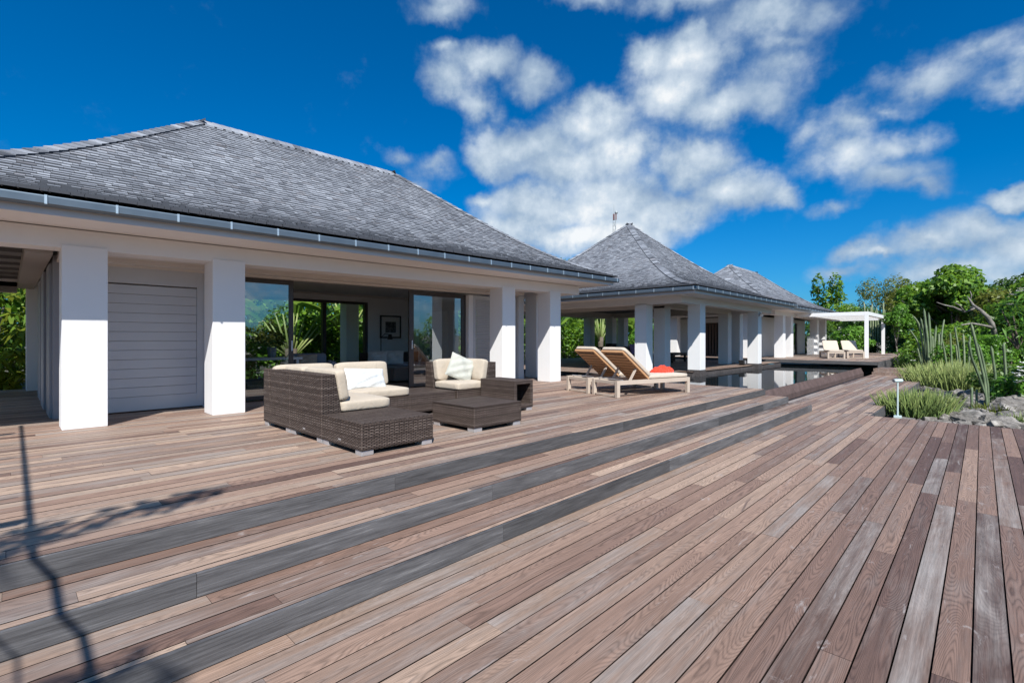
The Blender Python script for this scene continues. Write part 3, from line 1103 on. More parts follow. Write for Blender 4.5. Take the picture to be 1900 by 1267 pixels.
def sliding_door(x0, x1, y, fw=0.075, ztop=2.30, frame=M_FRAME, bot=0.09):
    m = MB()
    m.box(x0, x0 + fw, y - .025, y + .025, 0.02, ztop)
    m.box(x1 - fw, x1, y - .025, y + .025, 0.02, ztop)
    m.box(x0 + fw, x1 - fw, y - .025, y + .025, ztop - .10, ztop)
    m.box(x0 + fw, x1 - fw, y - .025, y + .025, 0.02, bot)
    d = m.build('sliding_door', frame, H1, bevel=0.003)
    p = MB()
    p.quad([(x0 + fw, y, bot), (x1 - fw, y, bot), (x1 - fw, y, ztop - .10), (x0 + fw, y, ztop - .10)])
    p.build('pane', M_GLASS, d)
    h = MB()
    hx = x1 - fw / 2 if x0 < 5 else x0 + fw / 2
    h.box(hx - .012, hx + .012, y - .055, y - .027, 0.92, 1.12)
    h.build('handle', M_FOOT, d)
    return d


sliding_door(2.34, 3.90, YW + .13, 0.08)
sliding_door(6.58, 8.32, YW + .13, 0.13)
m = MB()
m.box(8.345, 8.50, YW + .01, YW + .16, 0, 2.30)
m.build('door_post', M_SOFFIT, H1, bevel=.004)
m = MB()
m.box(8.52, 8.60, YW + .03, YW + .08, 0.02, 2.30)
m.box(10.08, 10.16, YW + .03, YW + .08, 0.02, 2.30)
m.box(8.60, 10.08, YW + .03, YW + .08, 2.2, 2.30)
m.box(8.60, 10.08, YW + .03, YW + .08, 0.02, 0.12)
z = .13
while z < 2.18:
    m.bar((8.60, YW + .055, z), (10.08, YW + .055, z), 0.012, 0.045, up=(0, -0.6, 0.8))
    z += .0475
m.build('louvred_shutter', M_GREY, H1)
m = MB()
for (a, b) in ((3.91, 6.57),):
    m.box(a, b, YW + .02, YW + .24, -0.002, 0.012)
m.build('door_track', M_FRAMEG, H1)
# inner door on the side wall
m = MB()
m.box(10.13, 10.178, 12.75, 13.65, 0.0, 2.08)
dd = m.build('inner_door', M_INWALL, H1)
m = MB()
m.box(10.09, 10.13, 12.80, 12.84, 0.98, 1.02)
m.build('handle', M_FOOT, dd)
# left veranda: boxed beam, header, rafters, sliding door track on the side wall
m = MB()
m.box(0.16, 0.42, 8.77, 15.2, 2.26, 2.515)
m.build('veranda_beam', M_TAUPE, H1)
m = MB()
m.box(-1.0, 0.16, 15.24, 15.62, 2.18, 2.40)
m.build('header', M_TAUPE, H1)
for k in range(7):
    m = MB()
    y = 9.3 + k * 0.9
    m.bar((-1.2, y, 2.44), (0.158, y, 2.48), 0.08, 0.12)
    m.build('rafter', M_CEIL, H1)
m = MB()
m.box(0.43, 0.458, 9.75, 10.55, 0, 2.25)
m.box(0.415, 0.445, 11.0, 11.9, 0, 2.25)
m.box(0.43, 0.458, 12.6, 13.6, 0, 2.25)
m.build('side_shutter', M_GREYD, H1)

# things inside the villa
t = thing('bed', 'low bed under a brown cover inside the open room', 'bed', (7.0, 11.0, 0))
m = MB(); m.box(0, 2.0, 0, 1.9, 0.05, 0.40); m.build('mattress', M_BROWNFAB, t, bevel=.04)
m = MB(); m.box(0.6, 2.02, 0.5, 1.9, 0.405, 0.45); m.build('sheet', M_GREYFAB, t, bevel=.02)
m = MB(); m.box(0.1, 2.1, 1.93, 2.0, 0.05, 0.75); m.build('headboard', M_DARKWOOD, t)


def pillow_mesh(w, h, th, n=24, pinch=0.12, seed=0):
    rnd = random.Random(seed)
    V, Fc = [], []
    for sgn in (1, -1):
        for j in range(n + 1):
            for i in range(n + 1):
                u, v = 2 * i / n - 1, 2 * j / n - 1
                e = max(0, (1 - u ** 2)) ** 0.45 * max(0, (1 - v ** 2)) ** 0.45
                x = u * w / 2 * (1 - pinch * (1 - v * v) * 0.35 * abs(u))
                y = v * h / 2 * (1 - pinch * (1 - u * u) * 0.35 * abs(v))
                wr = 0.016 * math.sin(5 * u + 3 * v + seed) * e + 0.012 * math.sin(9 * v - 6 * u + seed * 2) * e + 0.003 * math.sin(17 * u + 8 * math.sin(4 * v + seed)) * e
                V.append((x, y, sgn * (th / 2 * e) + wr))
        o = (n + 1) ** 2 if sgn < 0 else 0
        for j in range(n):
            for i in range(n):
                q = (o + j * (n + 1) + i, o + j * (n + 1) + i + 1, o + (j + 1) * (n + 1) + i + 1, o + (j + 1) * (n + 1) + i)
                Fc.append(q if sgn > 0 else q[::-1])
    return V, Fc


def pillow(name, label, cat, w, h, th, loc, rot, mat, seed=0, group=None, parent=None):
    V, Fc = pillow_mesh(w, h, th, seed=seed)
    o = mesh_obj(name, V, Fc, mat, parent)
    o.location = loc
    o.rotation_euler = rot
    s = o.modifiers.new('sub', 'SUBSURF')
    s.levels = s.render_levels = 1
    if label:
        tag(o, label, cat, group)
    return o


pillow('pillow', 'pale grey pillow propped at left on the indoor bed', 'pillow', .55, .42, .16, (7.25, 12.25, .62), (R(70), R(0), R(-35)), M_PILLOW, 3)
pillow('pillow', 'pale grey pillow propped at right on the indoor bed', 'pillow', .55, .42, .16, (7.75, 12.2, .62), (R(70), R(0), R(-35)), M_PILLOW, 4)
t = thing('picture_frame', 'black framed photograph hanging on the white indoor wall', 'picture', (9.0, YB - .03, 1.56))
m = MB()
for a, b, c, d in ((-.40, -.355, -.38, .38), (.355, .40, -.38, .38), (-.355, .355, .335, .38), (-.355, .355, -.38, -.335)):
    m.box(a, b, -.02, .02, c, d)
m.build('frame', M_BLACK, t)
m = MB(); m.box(-.354, .354, -.002, .01, -.334, .334); m.build('mat_board', M_PAPER, t)
m = MB(); m.box(-.20, .20, -.008, -.003, -.19, .17)
m.build('print', rock_material('monochrome_print', (0.01, 0.01, 0.01), (0.10, 0.10, 0.10), (0.45, 0.45, 0.45), 6), t)
t = thing('floor_lamp', 'thin black reading lamp beside the framed photograph', 'lamp', (8.35, 13.9, 0))
m = MB(); m.tube([(0, 0, 0), (0, 0, 1.2)], .014); m.tube([(0, 0, 1.2), (.12, -.05, 1.33), (.3, -.1, 1.28)], .012); m.build('pole', M_BLACK, t)
m = MB(); m.tube([(.27, -.1, 1.31), (.27, -.1, 1.14)], [.05, .085], 12); m.build('lamp_shade', M_BLACK, t)
m = MB(); m.tube([(0, 0, 0), (0, 0, .03)], .13, 16); m.build('base', M_BLACK, t)
t = thing('side_table', 'small black side table under the reading lamp', 'table', (7.9, 13.5, 0))
m = MB(); m.box(-.25, .25, -.25, .25, .56, .60); m.build('tabletop', M_BLACK, t)
for sx in (-1, 1):
    for sy in (-1, 1):
        m = MB(); m.box(sx * .22 - .02, sx * .22 + .02, sy * .22 - .02, sy * .22 + .02, 0, .559); m.build('leg', M_BLACK, t)
t = thing('armchair', 'blue grey upholstered armchair inside near the back opening', 'armchair', (5.0, 11.6, 0), R(-20))
m = MB(); m.box(-.45, .45, -.4, .4, .12, .42); m.build('seat', M_GREYFAB, t, bevel=.05)
m = MB(); m.box(-.45, .45, .3, .48, .42, .80); m.build('backrest', M_GREYFAB, t, bevel=.07)
for sx in (-1, 1):
    m = MB(); m.box(sx * .53 - .08, sx * .53 + .08, -.4, .48, .12, .62); m.build('armrest', M_GREYFAB, t, bevel=.05)
pillow('cushion', 'cream cushion lying on the indoor armchair', 'cushion', .45, .4, .14, (5.0, 11.62, .60), (R(65), 0, R(-20)), M_CREAM, 5)
t = thing('console_table', 'long pale table behind the left glass door', 'table', (3.9, 11.3, 0))
m = MB(); m.box(-1.2, .7, -.35, .35, .70, .75); m.build('tabletop', M_GREYL, t)
for sx in (-1.1, .6):
    for sy in (-.3, .3):
        m = MB(); m.box(sx - .03, sx + .03, sy - .03, sy + .03, 0, .699); m.build('leg', M_GREYL, t)


# ------------------------------------------------------------------ foliage builders
def leaf_faces(pos, nrm, L, Wd, rng, droop=0.25):
    """one folded rhombus per leaf, numpy; returns verts, faces"""
    n = len(pos)
    nrm = nrm / (np.linalg.norm(nrm, axis=1, keepdims=True) + 1e-9)
    t = rng.normal(size=(n, 3))
    t -= (t * nrm).sum(1, keepdims=True) * nrm
    t /= np.linalg.norm(t, axis=1, keepdims=True) + 1e-9
    s = np.cross(nrm, t)
    L = (L * rng.uniform(.65, 1.25, n))[:, None]
    Wd = Wd / 2 * (L / L.mean())
    p0 = pos - t * L * .5
    p1 = pos + s * Wd + nrm * Wd * .25
    p2 = pos + t * L * .5 - nrm * L * droop
    p3 = pos - s * Wd + nrm * Wd * .25
    V = np.stack([p0, p1, p2, p3], 1).reshape(-1, 3)
    Fc = np.arange(4 * n).reshape(n, 4)
    return V, Fc


def crown_points(rng, clumps, per, shell=0.75, up=0.5):
    """leaves on and inside a set of clump ellipsoids (x,y,z,rx,ry,rz)"""
    P_, N_ = [], []
    tot = sum(c[3] * c[4] + c[4] * c[5] + c[3] * c[5] for c in clumps)
    for c in clumps:
        k = max(8, int(per * (c[3] * c[4] + c[4] * c[5] + c[3] * c[5]) / tot))
        d = rng.normal(size=(k, 3))
        d /= np.linalg.norm(d, axis=1, keepdims=True)
        r = shell + (1 - shell) * rng.random(k) ** 0.6
        r[rng.random(k) < .18] *= rng.uniform(.5, 1)
        r *= rng.normal(1, .09, k)
        P_.append(np.array(c[:3]) + d * r[:, None] * np.array(c[3:6]))
        N_.append(d + np.array([0, 0, up]) + rng.normal(size=(k, 3)) * .45)
    return np.concatenate(P_), np.concatenate(N_)


def make_clumps(rng, rx, ry, rz, z0, n, cr=0.33, flat=0.75):
    out = []
    for i in range(n):
        d = rng.normal(size=3)
        d /= np.linalg.norm(d)
        r = rng.uniform(.45, .95)
        s = cr * rng.uniform(.6, 1.35)
        out.append((d[0] * rx * r, d[1] * ry * r, z0 + rz * (1 + d[2] * r) * 0.98, rx * s, ry * s, rz * s * flat * 1.4))
    return out


def add_tree(name, label, cat, loc, clumps, n, L, Wd, leafmat, bark, trunk, seed, branches=6, trad=0.14, group=None, droop=.25, rz=0.0, up=0.5):
    rng = np.random.default_rng(seed)
    t = thing(name, label, cat, loc, rz, group)
    P_, N_ = crown_points(rng, clumps, n, up=up)
    V, Fc = leaf_faces(P_, N_, L, Wd, rng, droop)
    mesh_obj('crown', V, Fc, leafmat, t, smooth=False, lv=rng.random(len(Fc)))
    m = MB()
    top = Vector(trunk[-1])
    k = len(trunk)
    m.tube(trunk, [trad * (1 - .55 * i / max(1, k - 1)) for i in range(k)], 8)
    rr = random.Random(seed)
    cl = sorted(clumps, key=lambda c: -c[3])[:branches]
    for c in cl:
        e = Vector(c[:3])
        st = Vector(trunk[-2]).lerp(top, rr.uniform(.2, 1))
        mid = st.lerp(e, .5) + Vector((rr.uniform(-.2, .2), rr.uniform(-.2, .2), rr.uniform(-.1, .25))) * (e - st).length * .5
        m.tube([st, mid, e], [trad * .42, trad * .28, trad * .1], 6)
        for q in range(2):
            e2 = e + Vector((rr.uniform(-1, 1) * c[3], rr.uniform(-1, 1) * c[4], rr.uniform(0, 1) * c[5])) * .8
            m.tube([mid.lerp(e, .5), e2], [trad * .16, trad * .05], 5)
    m.build('trunk', bark, t, smooth=True)
    return t


rngp = np.random.default_rng(9)
t = thing('vase_plant', 'dark leafy plant in a clear vase behind the left glass door', 'plant', (4.05, 11.25, .75))
m = MB(); m.tube([(0, 0, 0), (0, 0, .02), (0, 0, .22)], [.07, .08, .10], 12); m.build('vase', M_GREYFAB, t)
P_, N_ = crown_points(rngp, [(0, 0, .42, .24, .24, .16), (.15, .05, .38, .15, .15, .12), (-.15, 0, .4, .16, .16, .12)], 500)
V, Fc = leaf_faces(P_, N_, .11, .06, rngp)
mesh_obj('leaves', V, Fc, L_DARK, t, smooth=False, lv=rngp.random(len(Fc)))

# ------------------------------------------------------------------ house 2: the open middle pavilion
H2 = thing('pavilion', 'middle open pavilion of white columns standing at the pool edge', 'house')
prof2 = smooth_profile([(0, 2.78), (.5, 2.93), (1.15, 3.2), (2.35, 3.79), (3.7, 4.87), (5.0, 6.02), (5.5, 6.42)])
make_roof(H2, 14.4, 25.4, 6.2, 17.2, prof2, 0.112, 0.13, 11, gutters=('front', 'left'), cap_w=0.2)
for x, y in ((16.74, 7.05), (22.85, 7.05)):
    column(H2, x, y, 2.375, z0=.068, plinth=-.5)
for x, y in ((15.3, 8.32), (24.3, 8.32), (16.8, 8.39), (23.0, 8.39), (15.3, 14.6), (24.3, 14.6), (16.8, 14.55), (23.0, 14.55), (16.74, 15.9), (22.85, 15.9)):
    column(H2, x, y, 2.375, z0=.0, plinth=-.5 if x == 15.3 and y < 9 else None)
beam_ring(H2, 15.3, 24.75, 7.06, 16.34, 2.35, 2.60, 0.38, M_SOFFIT)
beam_ring(H2, 16.8, 23.45, 8.40, 15.0, 2.30, 2.55, 0.30, M_TRIM)
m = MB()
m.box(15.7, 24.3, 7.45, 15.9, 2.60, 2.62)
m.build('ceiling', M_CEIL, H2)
m = MB()
m.tube([(23.0, 7.0, 2.22), (22.84, 6.9, 2.18)], [.05, .07], 10)
m.box(23.0, 23.05, 7.0, 7.045, 2.2, 2.34)
m.build('flood_light', M_FOOT, H2)
t = thing('speaker', 'small black outdoor speaker on the deck behind the pool column', 'speaker', (22.6, 7.62, 0))
m = MB(); m.box(-.16, .16, -.12, .12, 0.03, .22); m.build('body', M_BLACK, t, bevel=.02)
m = MB(); m.tube([(0, -.125, .13), (0, -.118, .13)], .08, 14); m.build('cone', M_FRAMEG, t)
m = MB(); m.box(-.12, .12, -.1, .1, 0, .028); m.build('base', M_BLACK, t)
t = thing('dining_table', 'long dark wooden table inside the middle pavilion', 'table', (21.2, 13.3, 0), R(-8))
m = MB(); m.box(-1.5, 1.5, -.5, .5, .70, .76); m.build('tabletop', M_DARKWOOD, t)
for sx in (-1.35, 1.35):
    for sy in (-.4, .4):
        m = MB(); m.box(sx - .05, sx + .05, sy - .05, sy + .05, 0, .699); m.build('leg', M_DARKWOOD, t)
t = thing('wooden_box', 'dark box standing on the long pavilion table', 'box', (20.9, 13.3, .76))
m = MB(); m.box(-.25, .25, -.15, .15, 0, .14); m.build('box_body', M_DARKWOOD, t)
m = MB(); m.box(-.26, .26, -.16, .16, .142, .17); m.build('lid', M_DARKWOOD, t)


def bench(label, loc, rz, w, d, h, back=0):
    t = thing('sofa' if back else 'bench', label, 'sofa' if back else 'bench', loc, rz)
    m = MB(); m.box(-w / 2, w / 2, -d / 2, d / 2, h - .12, h); m.build('seat', M_DARKWOOD if not back else M_BROWNFAB, t, bevel=.02)
    for sx in (-1, 1):
        for sy in (-1, 1):
            m = MB(); m.box(sx * (w / 2 - .06) - .05, sx * (w / 2 - .06) + .05, sy * (d / 2 - .06) - .05, sy * (d / 2 - .06) + .05, 0, h - .121); m.build('leg', M_DARKWOOD, t)
    if back:
        m = MB(); m.box(-w / 2, w / 2, d / 2 - .14, d / 2, h, h + back); m.build('backrest', M_BROWNFAB, t, bevel=.03)
    return t


bench('dark wooden bench between the pavilion columns', (23.3, 11.2, 0), R(5), 1.9, .7, .46)
bench('dark sofa with a purple cushion in the middle pavilion', (20.6, 11.6, 0), R(0), 2.0, .85, .42, .38)
pillow('cushion', 'purple patterned cushion on the dark pavilion sofa', 'cushion', .55, .5, .18, (20.45, 11.75, .68), (R(72), 0, R(-10)), M_PURPLE, 7)

# ------------------------------------------------------------------ house 3: the far pavilion, and its pergola
H3 = thing('far_house', 'farthest white house with shingled roof behind the two loungers', 'house')
prof3 = smooth_profile([(0, 2.88), (.87, 3.24), (1.55, 3.58), (2.07, 3.87), (2.5, 4.2), (3.1, 4.72), (3.75, 5.2), (4.45, 5.78)])
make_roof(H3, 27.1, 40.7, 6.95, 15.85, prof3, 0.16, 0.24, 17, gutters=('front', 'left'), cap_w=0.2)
for x, y in ((29.4, 7.8), (30.95, 7.8), (37.1, 7.8), (39.3, 7.8), (28.0, 13.2), (28.0, 9.1)):
    column(H3, x, y, 2.46, z0=TZ)
beam_ring(H3, 28.0, 39.8, 7.82, 15.0, 2.44, 2.68, 0.38, M_SOFFIT)
m = MB()
m.box(28.4, 39.4, 8.2, 14.6, 2.66, 2.68)
m.build('ceiling', M_CEIL, H3)
# walls: left wall with a dark doorway, front wall with panel, doors and lattice
m = MB()
m.box(30.0, 30.15, 9.1, 11.45, TZ, 2.44)
m.box(30.0, 30.15, 12.35, 15.0, TZ, 2.44)
m.box(30.0, 30.15, 11.45, 12.35, 2.15, 2.44)
m.build('wall', M_GREYL, H3)
m = MB()
for k in range(5):
    y = 11.47 + k * 0.18
    m.box(30.06, 30.09, y, y + .10, TZ, 2.14)
m.build('curtain', M_BROWNFAB, H3)
m = MB()
m.box(30.16, 39.6, 14.7, 14.85, TZ, 2.66)
m.box(33.0, 33.1, 9.26, 14.69, TZ, 2.65)
m.build('inner_wall', M_CEIL, H3)
m = MB()
m.box(30.16, 33.1, 9.1, 9.25, TZ, 2.44)
m.box(34.0, 35.6, 9.1, 9.25, TZ, 2.44)
m.box(37.6, 39.6, 9.1, 9.25, TZ, 2.44)
m.box(33.1, 34.0, 9.1, 9.25, 2.2, 2.44)
m.box(35.6, 37.6, 9.1, 9.25, 2.2, 2.44)
m.build('wall', M_GREYL, H3)
m = MB()
m.box(33.12, 33.98, 9.14, 9.2, TZ, 2.19)
m.build('door', M_FRAMEG, H3)
m = MB()
for k in range(2):
    m.box(35.62 + k, 35.70 + k, 9.14, 9.2, TZ, 2.19)
    m.box(36.52 + k, 36.60 + k, 9.14, 9.2, TZ, 2.19)
m.build('door_frame', M_FRAME, H3)
m = MB()
m.quad([(35.7, 9.17, TZ), (37.5, 9.17, TZ), (37.5, 9.17, 2.19), (35.7, 9.17, 2.19)])
m.build('pane', M_GLASSB, H3)
m = MB()
for k in range(26):
    zz_ = TZ + 0.02 + k * .046
    m.box(35.3, 37.09, 7.98, 8.0, zz_, zz_ + .026)
m.build('louvre_screen', M_WHITE, H3)

pg = thing('pergola', 'white flat roofed pergola over the far pair of loungers', 'pergola', (31.9, 4.36, TZ))
PX0, PX1, PY0, PY1, PZ = 31.9, 41.0, 4.36, 7.75, 2.62
for x, y in ((PX0, PY0), (PX1, PY0 + .35)):
    m = MB(); m.box(x, x + .17, y, y + .17, TZ, PZ - .2); sub(m, 'post', M_WHITE, pg, bevel=.005)
m = MB()
m.box(PX0, PX1 + .17, PY0, PY0 + .17, PZ - .199, PZ)
m.box(PX0, PX0 + .17, PY0 + .171, PY1, PZ - .199, PZ)
m.box(PX1, PX1 + .17, PY0 + .171, PY1, PZ - .199, PZ)
sub(m, 'beam', M_WHITE, pg, bevel=.005)
for k in range(38):
    x = PX0 + .25 + k * (PX1 - PX0 - .3) / 38
    m = MB(); m.box(x, x + .05, PY0 + .172, PY1, PZ - .17, PZ - .05)
    sub(m, 'slat', M_WHITE, pg)

# ------------------------------------------------------------------ wicker sofa set
MOD = 0.87


def feet(t, x0, x1, y0, y1):
    for sx in (0, 1):
        for sy in (0, 1):
            m = MB()
            a = x0 + .012 if sx == 0 else x1 - .142
            b = y0 + .012 if sy == 0 else y1 - .142
            m.box(a, a + .13, b, b + .13, 0, .049)
            m.build('foot', M_FOOT, t, bevel=.004)


def cushion(t, name, x0, x1, y0, y1, z0, z1, mat=M_CREAM, tilt=None, r=.045):
    """soft block: rounded, slightly crowned on its big faces"""
    me_b = bmesh.new()
    bmesh.ops.create_cube(me_b, size=1)
    bmesh.ops.subdivide_edges(me_b, edges=me_b.edges[:], cuts=7, use_grid_fill=True)
    sx, sy, sz = x1 - x0, y1 - y0, z1 - z0
    h = Vector((sx / 2, sy / 2, sz / 2))
    rnd = random.Random(int(abs(x0 * 131 + y0 * 57 + z0 * 31) * 1000))
    ph = rnd.random() * 6
    th = min(h)
    for v in me_b.verts:
        p = Vector((v.co.x * sx, v.co.y * sy, v.co.z * sz))
        q = Vector([max(-h[i] + r, min(h[i] - r, p[i])) for i in range(3)])
        d = p - q
        if d.length > 1e-6:
            # pull to a rounded edge
            p = q + d.normalized() * min(d.length, r)
        for i in range(3):
            if h[i] == th:
                a, b = [j for j in range(3) if j != i]
                e = (1 - (p[a] / h[a]) ** 2) * (1 - (p[b] / h[b]) ** 2)
                if abs(p[i]) > th * .5:
                    p[i] += math.copysign(.016 * max(0, e) + .004 * math.sin(p[a] * 14 + ph) * math.sin(p[b] * 11 + ph), p[i])
        v.co = p
    me = bpy.data.meshes.new(name)
    me_b.to_mesh(me)
    me_b.free()
    me.shade_smooth()
    me.materials.append(mat)
    o = bpy.data.objects.new(name, me)
    COL.objects.link(o)
    o.parent = t
    o.location = ((x0 + x1) / 2, (y0 + y1) / 2, (z0 + z1) / 2)
    if tilt:
        o.rotation_euler = tilt
    s = o.modifiers.new('sub', 'SUBSURF')
    s.levels = s.render_levels = 1
    return o


BODY_Z0, BODY_Z1, BACK_Z = 0.05, 0.31, 0.755


def sofa_module(label, x, y, backs='', seat=True, group='woven sofa modules on the deck'):
    t = thing('sofa_module', label, 'sofa', (x, y, 0), 0, group)
    m = MB()
    m.box(0.002, MOD - .002, 0.002, MOD - .002, BODY_Z0, BODY_Z1)
    m.build('wicker_base', M_WICKER, t, bevel=.008)
    feet(t, 0, MOD, 0, MOD)
    m = MB()
    top, bot = .16, .24
    if 'l' in backs:
        m.prism([(0.002, BODY_Z1 + .001), (bot, BODY_Z1 + .001), (top, BACK_Z), (0.002, BACK_Z)], 0.002, MOD - .002 - (bot if 'k' in backs else 0), 'y')
    if 'r' in backs:
        m.prism([(MOD - .002, BODY_Z1 + .001), (MOD - bot, BODY_Z1 + .001), (MOD - top, BACK_Z), (MOD - .002, BACK_Z)], 0.002, MOD - .002 - (bot if 'k' in backs else 0), 'y')
    if 'k' in backs:
        m.prism([(MOD - .002, BODY_Z1 + .001), (MOD - bot, BODY_Z1 + .001), (MOD - top, BACK_Z), (MOD - .002, BACK_Z)], 0.002, MOD - .002, 'x')
    if backs:
        m.build('wicker_back', M_WICKER, t, bevel=.008)
    if seat:
        cushion(t, 'seat_cushion', .225 if 'l' in backs else .005, MOD - .225 if 'r' in backs else MOD + .02, -.015, MOD - .225 if 'k' in backs else MOD - .005, BODY_Z1 + .003, BODY_Z1 + .135)
        lean = 0.17
        if 'l' in backs:
            cushion(t, 'back_cushion', .185, .325, .0 if 'k' not in backs else .05, MOD - (.0 if 'k' not in backs else .22), BODY_Z1 + .125, BACK_Z + .055, tilt=(0, -lean, 0))
        if 'r' in backs:
            cushion(t, 'back_cushion', MOD - .325, MOD - .185, .0, MOD - .34, BODY_Z1 + .125, BACK_Z + .055, tilt=(0, lean, 0))
        if 'k' in backs:
            cushion(t, 'back_cushion', .02 + (.0 if 'l' not in backs else .02), MOD - .02 - (0.0 if 'r' not in backs else .18), MOD - .325, MOD - .185, BODY_Z1 + .125, BACK_Z + .055, tilt=(-lean, 0, 0))
    else:
        m = MB()
        for k in range(3):
            m.box(0.0, MOD, 0.012 + k * .285, 0.012 + k * .285 + .276, BODY_Z1 + .001, BODY_Z1 + .012)
        m.build('woven_top', M_WICKER, t, bevel=.004)
    if 'brand' in label:
        pass
    return t


SX, SY = 2.40, 4.355
def badge(t, x, y):
    m = MB(); m.box(x - .001, x + .004, y, y + .05, .105, .118) ; m.build('metal_badge', M_FOOT, t)


a = sofa_module('woven corner sofa module at the back left of the cream sofa', SX, SY + 2 * MOD, 'lk')
b = sofa_module('woven sofa module with its back to the white pillars and a rolled back cushion', SX, SY + MOD, 'l')
badge(b, -.003, .42)
c = sofa_module('woven footstool module at the front end of the left sofa run', SX, SY, '', seat=False)
badge(c, -.003, .42)
d = sofa_module('woven sofa module carrying the white lumbar pillow', SX + MOD, SY + 2 * MOD, 'k')
e = sofa_module('woven backless ottoman between the two cream seats', SX + 2 * MOD, SY + 2 * MOD, '', seat=False)
f = sofa_module('woven corner armchair with the pale mint pillow', 5.05, SY + 2 * MOD, 'rk')
t = thing('coffee_table', 'low square woven coffee table in the middle of the sofa set', 'table', (3.98, 4.48, 0))
m = MB(); m.box(0, .85, 0, .85, .05, .30); m.build('wicker_base', M_WICKER, t, bevel=.008)
m = MB()
for k in range(3):
    m.box(-.004, .854, .0 + k * .284, .278 + k * .284, .301, .314)
m.build('woven_top', M_WICKER, t, bevel=.004)
feet(t, 0, .85, 0, .85)
t = thing('side_table', 'tall woven side table with an open end beside the corner armchair', 'table', (5.53, 5.27, 0))
m = MB()
m.box(0, .43, 0, .80, .43, .49)
m.box(0, .43, 0, .80, .05, .11)
m.box(0, .055, 0, .80, .11, .43)
m.box(.375, .43, 0, .80, .11, .43)
m.build('wicker_body', M_WICKER, t, bevel=.008)
feet(t, 0, .43, 0, .80)
pillow('pillow', 'white lumbar pillow leaning on the cream back cushions', 'pillow', .60, .34, .16, (3.60, 6.40, .575), (R(60), R(3), R(-4)), M_PILLOW, 1)
pillow('pillow', 'square pale mint pillow standing on its corner in the armchair', 'pillow', .46, .46, .16, (5.40, 6.42, .655), (R(62), R(24), R(-30)), M_MINT, 2)

# ------------------------------------------------------------------ teak sun loungers
def sun_lounger(label, loc, rz, back_top=(.20, .91), group=None, leg_h=.33):
    t = thing('sun_lounger', label, 'sun lounger', loc, rz, group)
    Wd, Ln = .78, 2.06
    T = .075
    for x in (0, Ln - T):
        for y in (0, Wd - T):
            m = MB(); m.box(x, x + T, y, y + T, 0, leg_h - .001); m.build('leg', M_TEAK, t, bevel=.004)
    m = MB()
    m.box(T + .001, Ln - T - .001, 0.005, .05, leg_h - .085, leg_h)
    m.box(T + .001, Ln - T - .001, Wd - .05, Wd - .005, leg_h - .085, leg_h)
    m.box(0.012, .055, T + .001, Wd - T - .001, leg_h - .07, leg_h - .01)
    m.box(Ln - .055, Ln - .005, T + .001, Wd - T - .001, leg_h - .085, leg_h)
    m.build('frame', M_TEAK, t, bevel=.003)
    for sx_ in (.03, Ln - .03):
        m = MB()
        m.bar((sx_, T, .03), (sx_, Wd - T, .03), .035, .028)
        m.build('stretcher', M_TEAK, t)
    px = .92
    m = MB()
    x = px + .03
    while x < Ln - .06:
        m.box(x, x + .055, .051, Wd - .051, leg_h - .035, leg_h - .012)
        x += .068
    m.build('seat_slats', M_TEAKB, t)
    # reclining back: frame, slats, two struts; its plane runs from the hinge to back_top
    hx, hz = px, leg_h + .012
    d = Vector((back_top[0] - hx, 0, back_top[1] - hz))
    L = d.length
    d.normalize()
    n = Vector((-d.z, 0, d.x)) * -1                       # upper side of the back
    if n.z < 0:
        n = -n
    Mx = Matrix(((d.x, 0, n.x, hx), (0, 1, 0, 0), (d.z, 0, n.z, hz), (0, 0, 0, 1)))
    m = MB()
    m.box(0, L, .06, .105, -.028, .012, mat=Mx)
    m.box(0, L, Wd - .105, Wd - .06, -.028, .012, mat=Mx)
    m.box(L - .05, L, .106, Wd - .106, -.028, .012, mat=Mx)
    m.box(0, .05, .106, Wd - .106, -.028, .012, mat=Mx)
    bk = m.build('backrest', M_TEAKB, t, bevel=.003)
    m = MB()
    s = .062
    while s < L - .10:
        m.box(s, s + .070, .107, Wd - .107, -.024, -.004, mat=Mx)
        s += .096
    m.build('back_slats', M_TEAKB, bk)
    m = MB()
    m.box(.052, L - .052, .107, Wd - .107, .004, .010, mat=Mx)
    m.build('dark_gap_sheet', M_BROWNFAB, bk)  # dark sheet added so the slat gaps look shaded
    for y in (.135, Wd - .135):
        m = MB()
        q = Vector((hx, y, hz)) + d * (L * .40) - n * .03
        m.bar(q, (q.x - .30 * d.x * -1 - .42, y, leg_h - .01) if False else (q.x - .16, y, leg_h - .02), .05, .026)
        m.build('strut', M_TEAK, t)
    m = MB(); m.tube([(.16, .02, leg_h + .008), (.16, Wd - .02, leg_h + .008)], .009, 8); m.build('rod', M_FOOT, t)
    c1 = cushion(t, 'seat_cushion', px - .03, Ln + .01, .035, Wd - .035, leg_h + .001, leg_h + .088, M_LOUNGE, r=.032)
    c2 = cushion(t, 'back_cushion', 0, L + .02, .035, Wd - .035, 0, .085, M_LOUNGE, r=.032)
    mid = Vector((hx, Wd / 2, hz)) + d * (L / 2 + .01) + n * .056
    c2.location = mid
    c2.rotation_euler = (0, -math.atan2(d.z, d.x), 0)
    return t


AZ = R(-16.4)
sun_lounger('teak sun lounger nearest the steps with a red towel on it', (8.27, 5.12, 0), AZ)
sun_lounger('teak sun lounger on the house side of the one with the red towel', (8.27 - .90 * math.sin(AZ), 5.12 + .90 * math.cos(AZ), 0), AZ)
t = mesh_obj('towel', *pillow_mesh(.3, .2, .1), M_RED)
bpy.data.objects.remove(t)


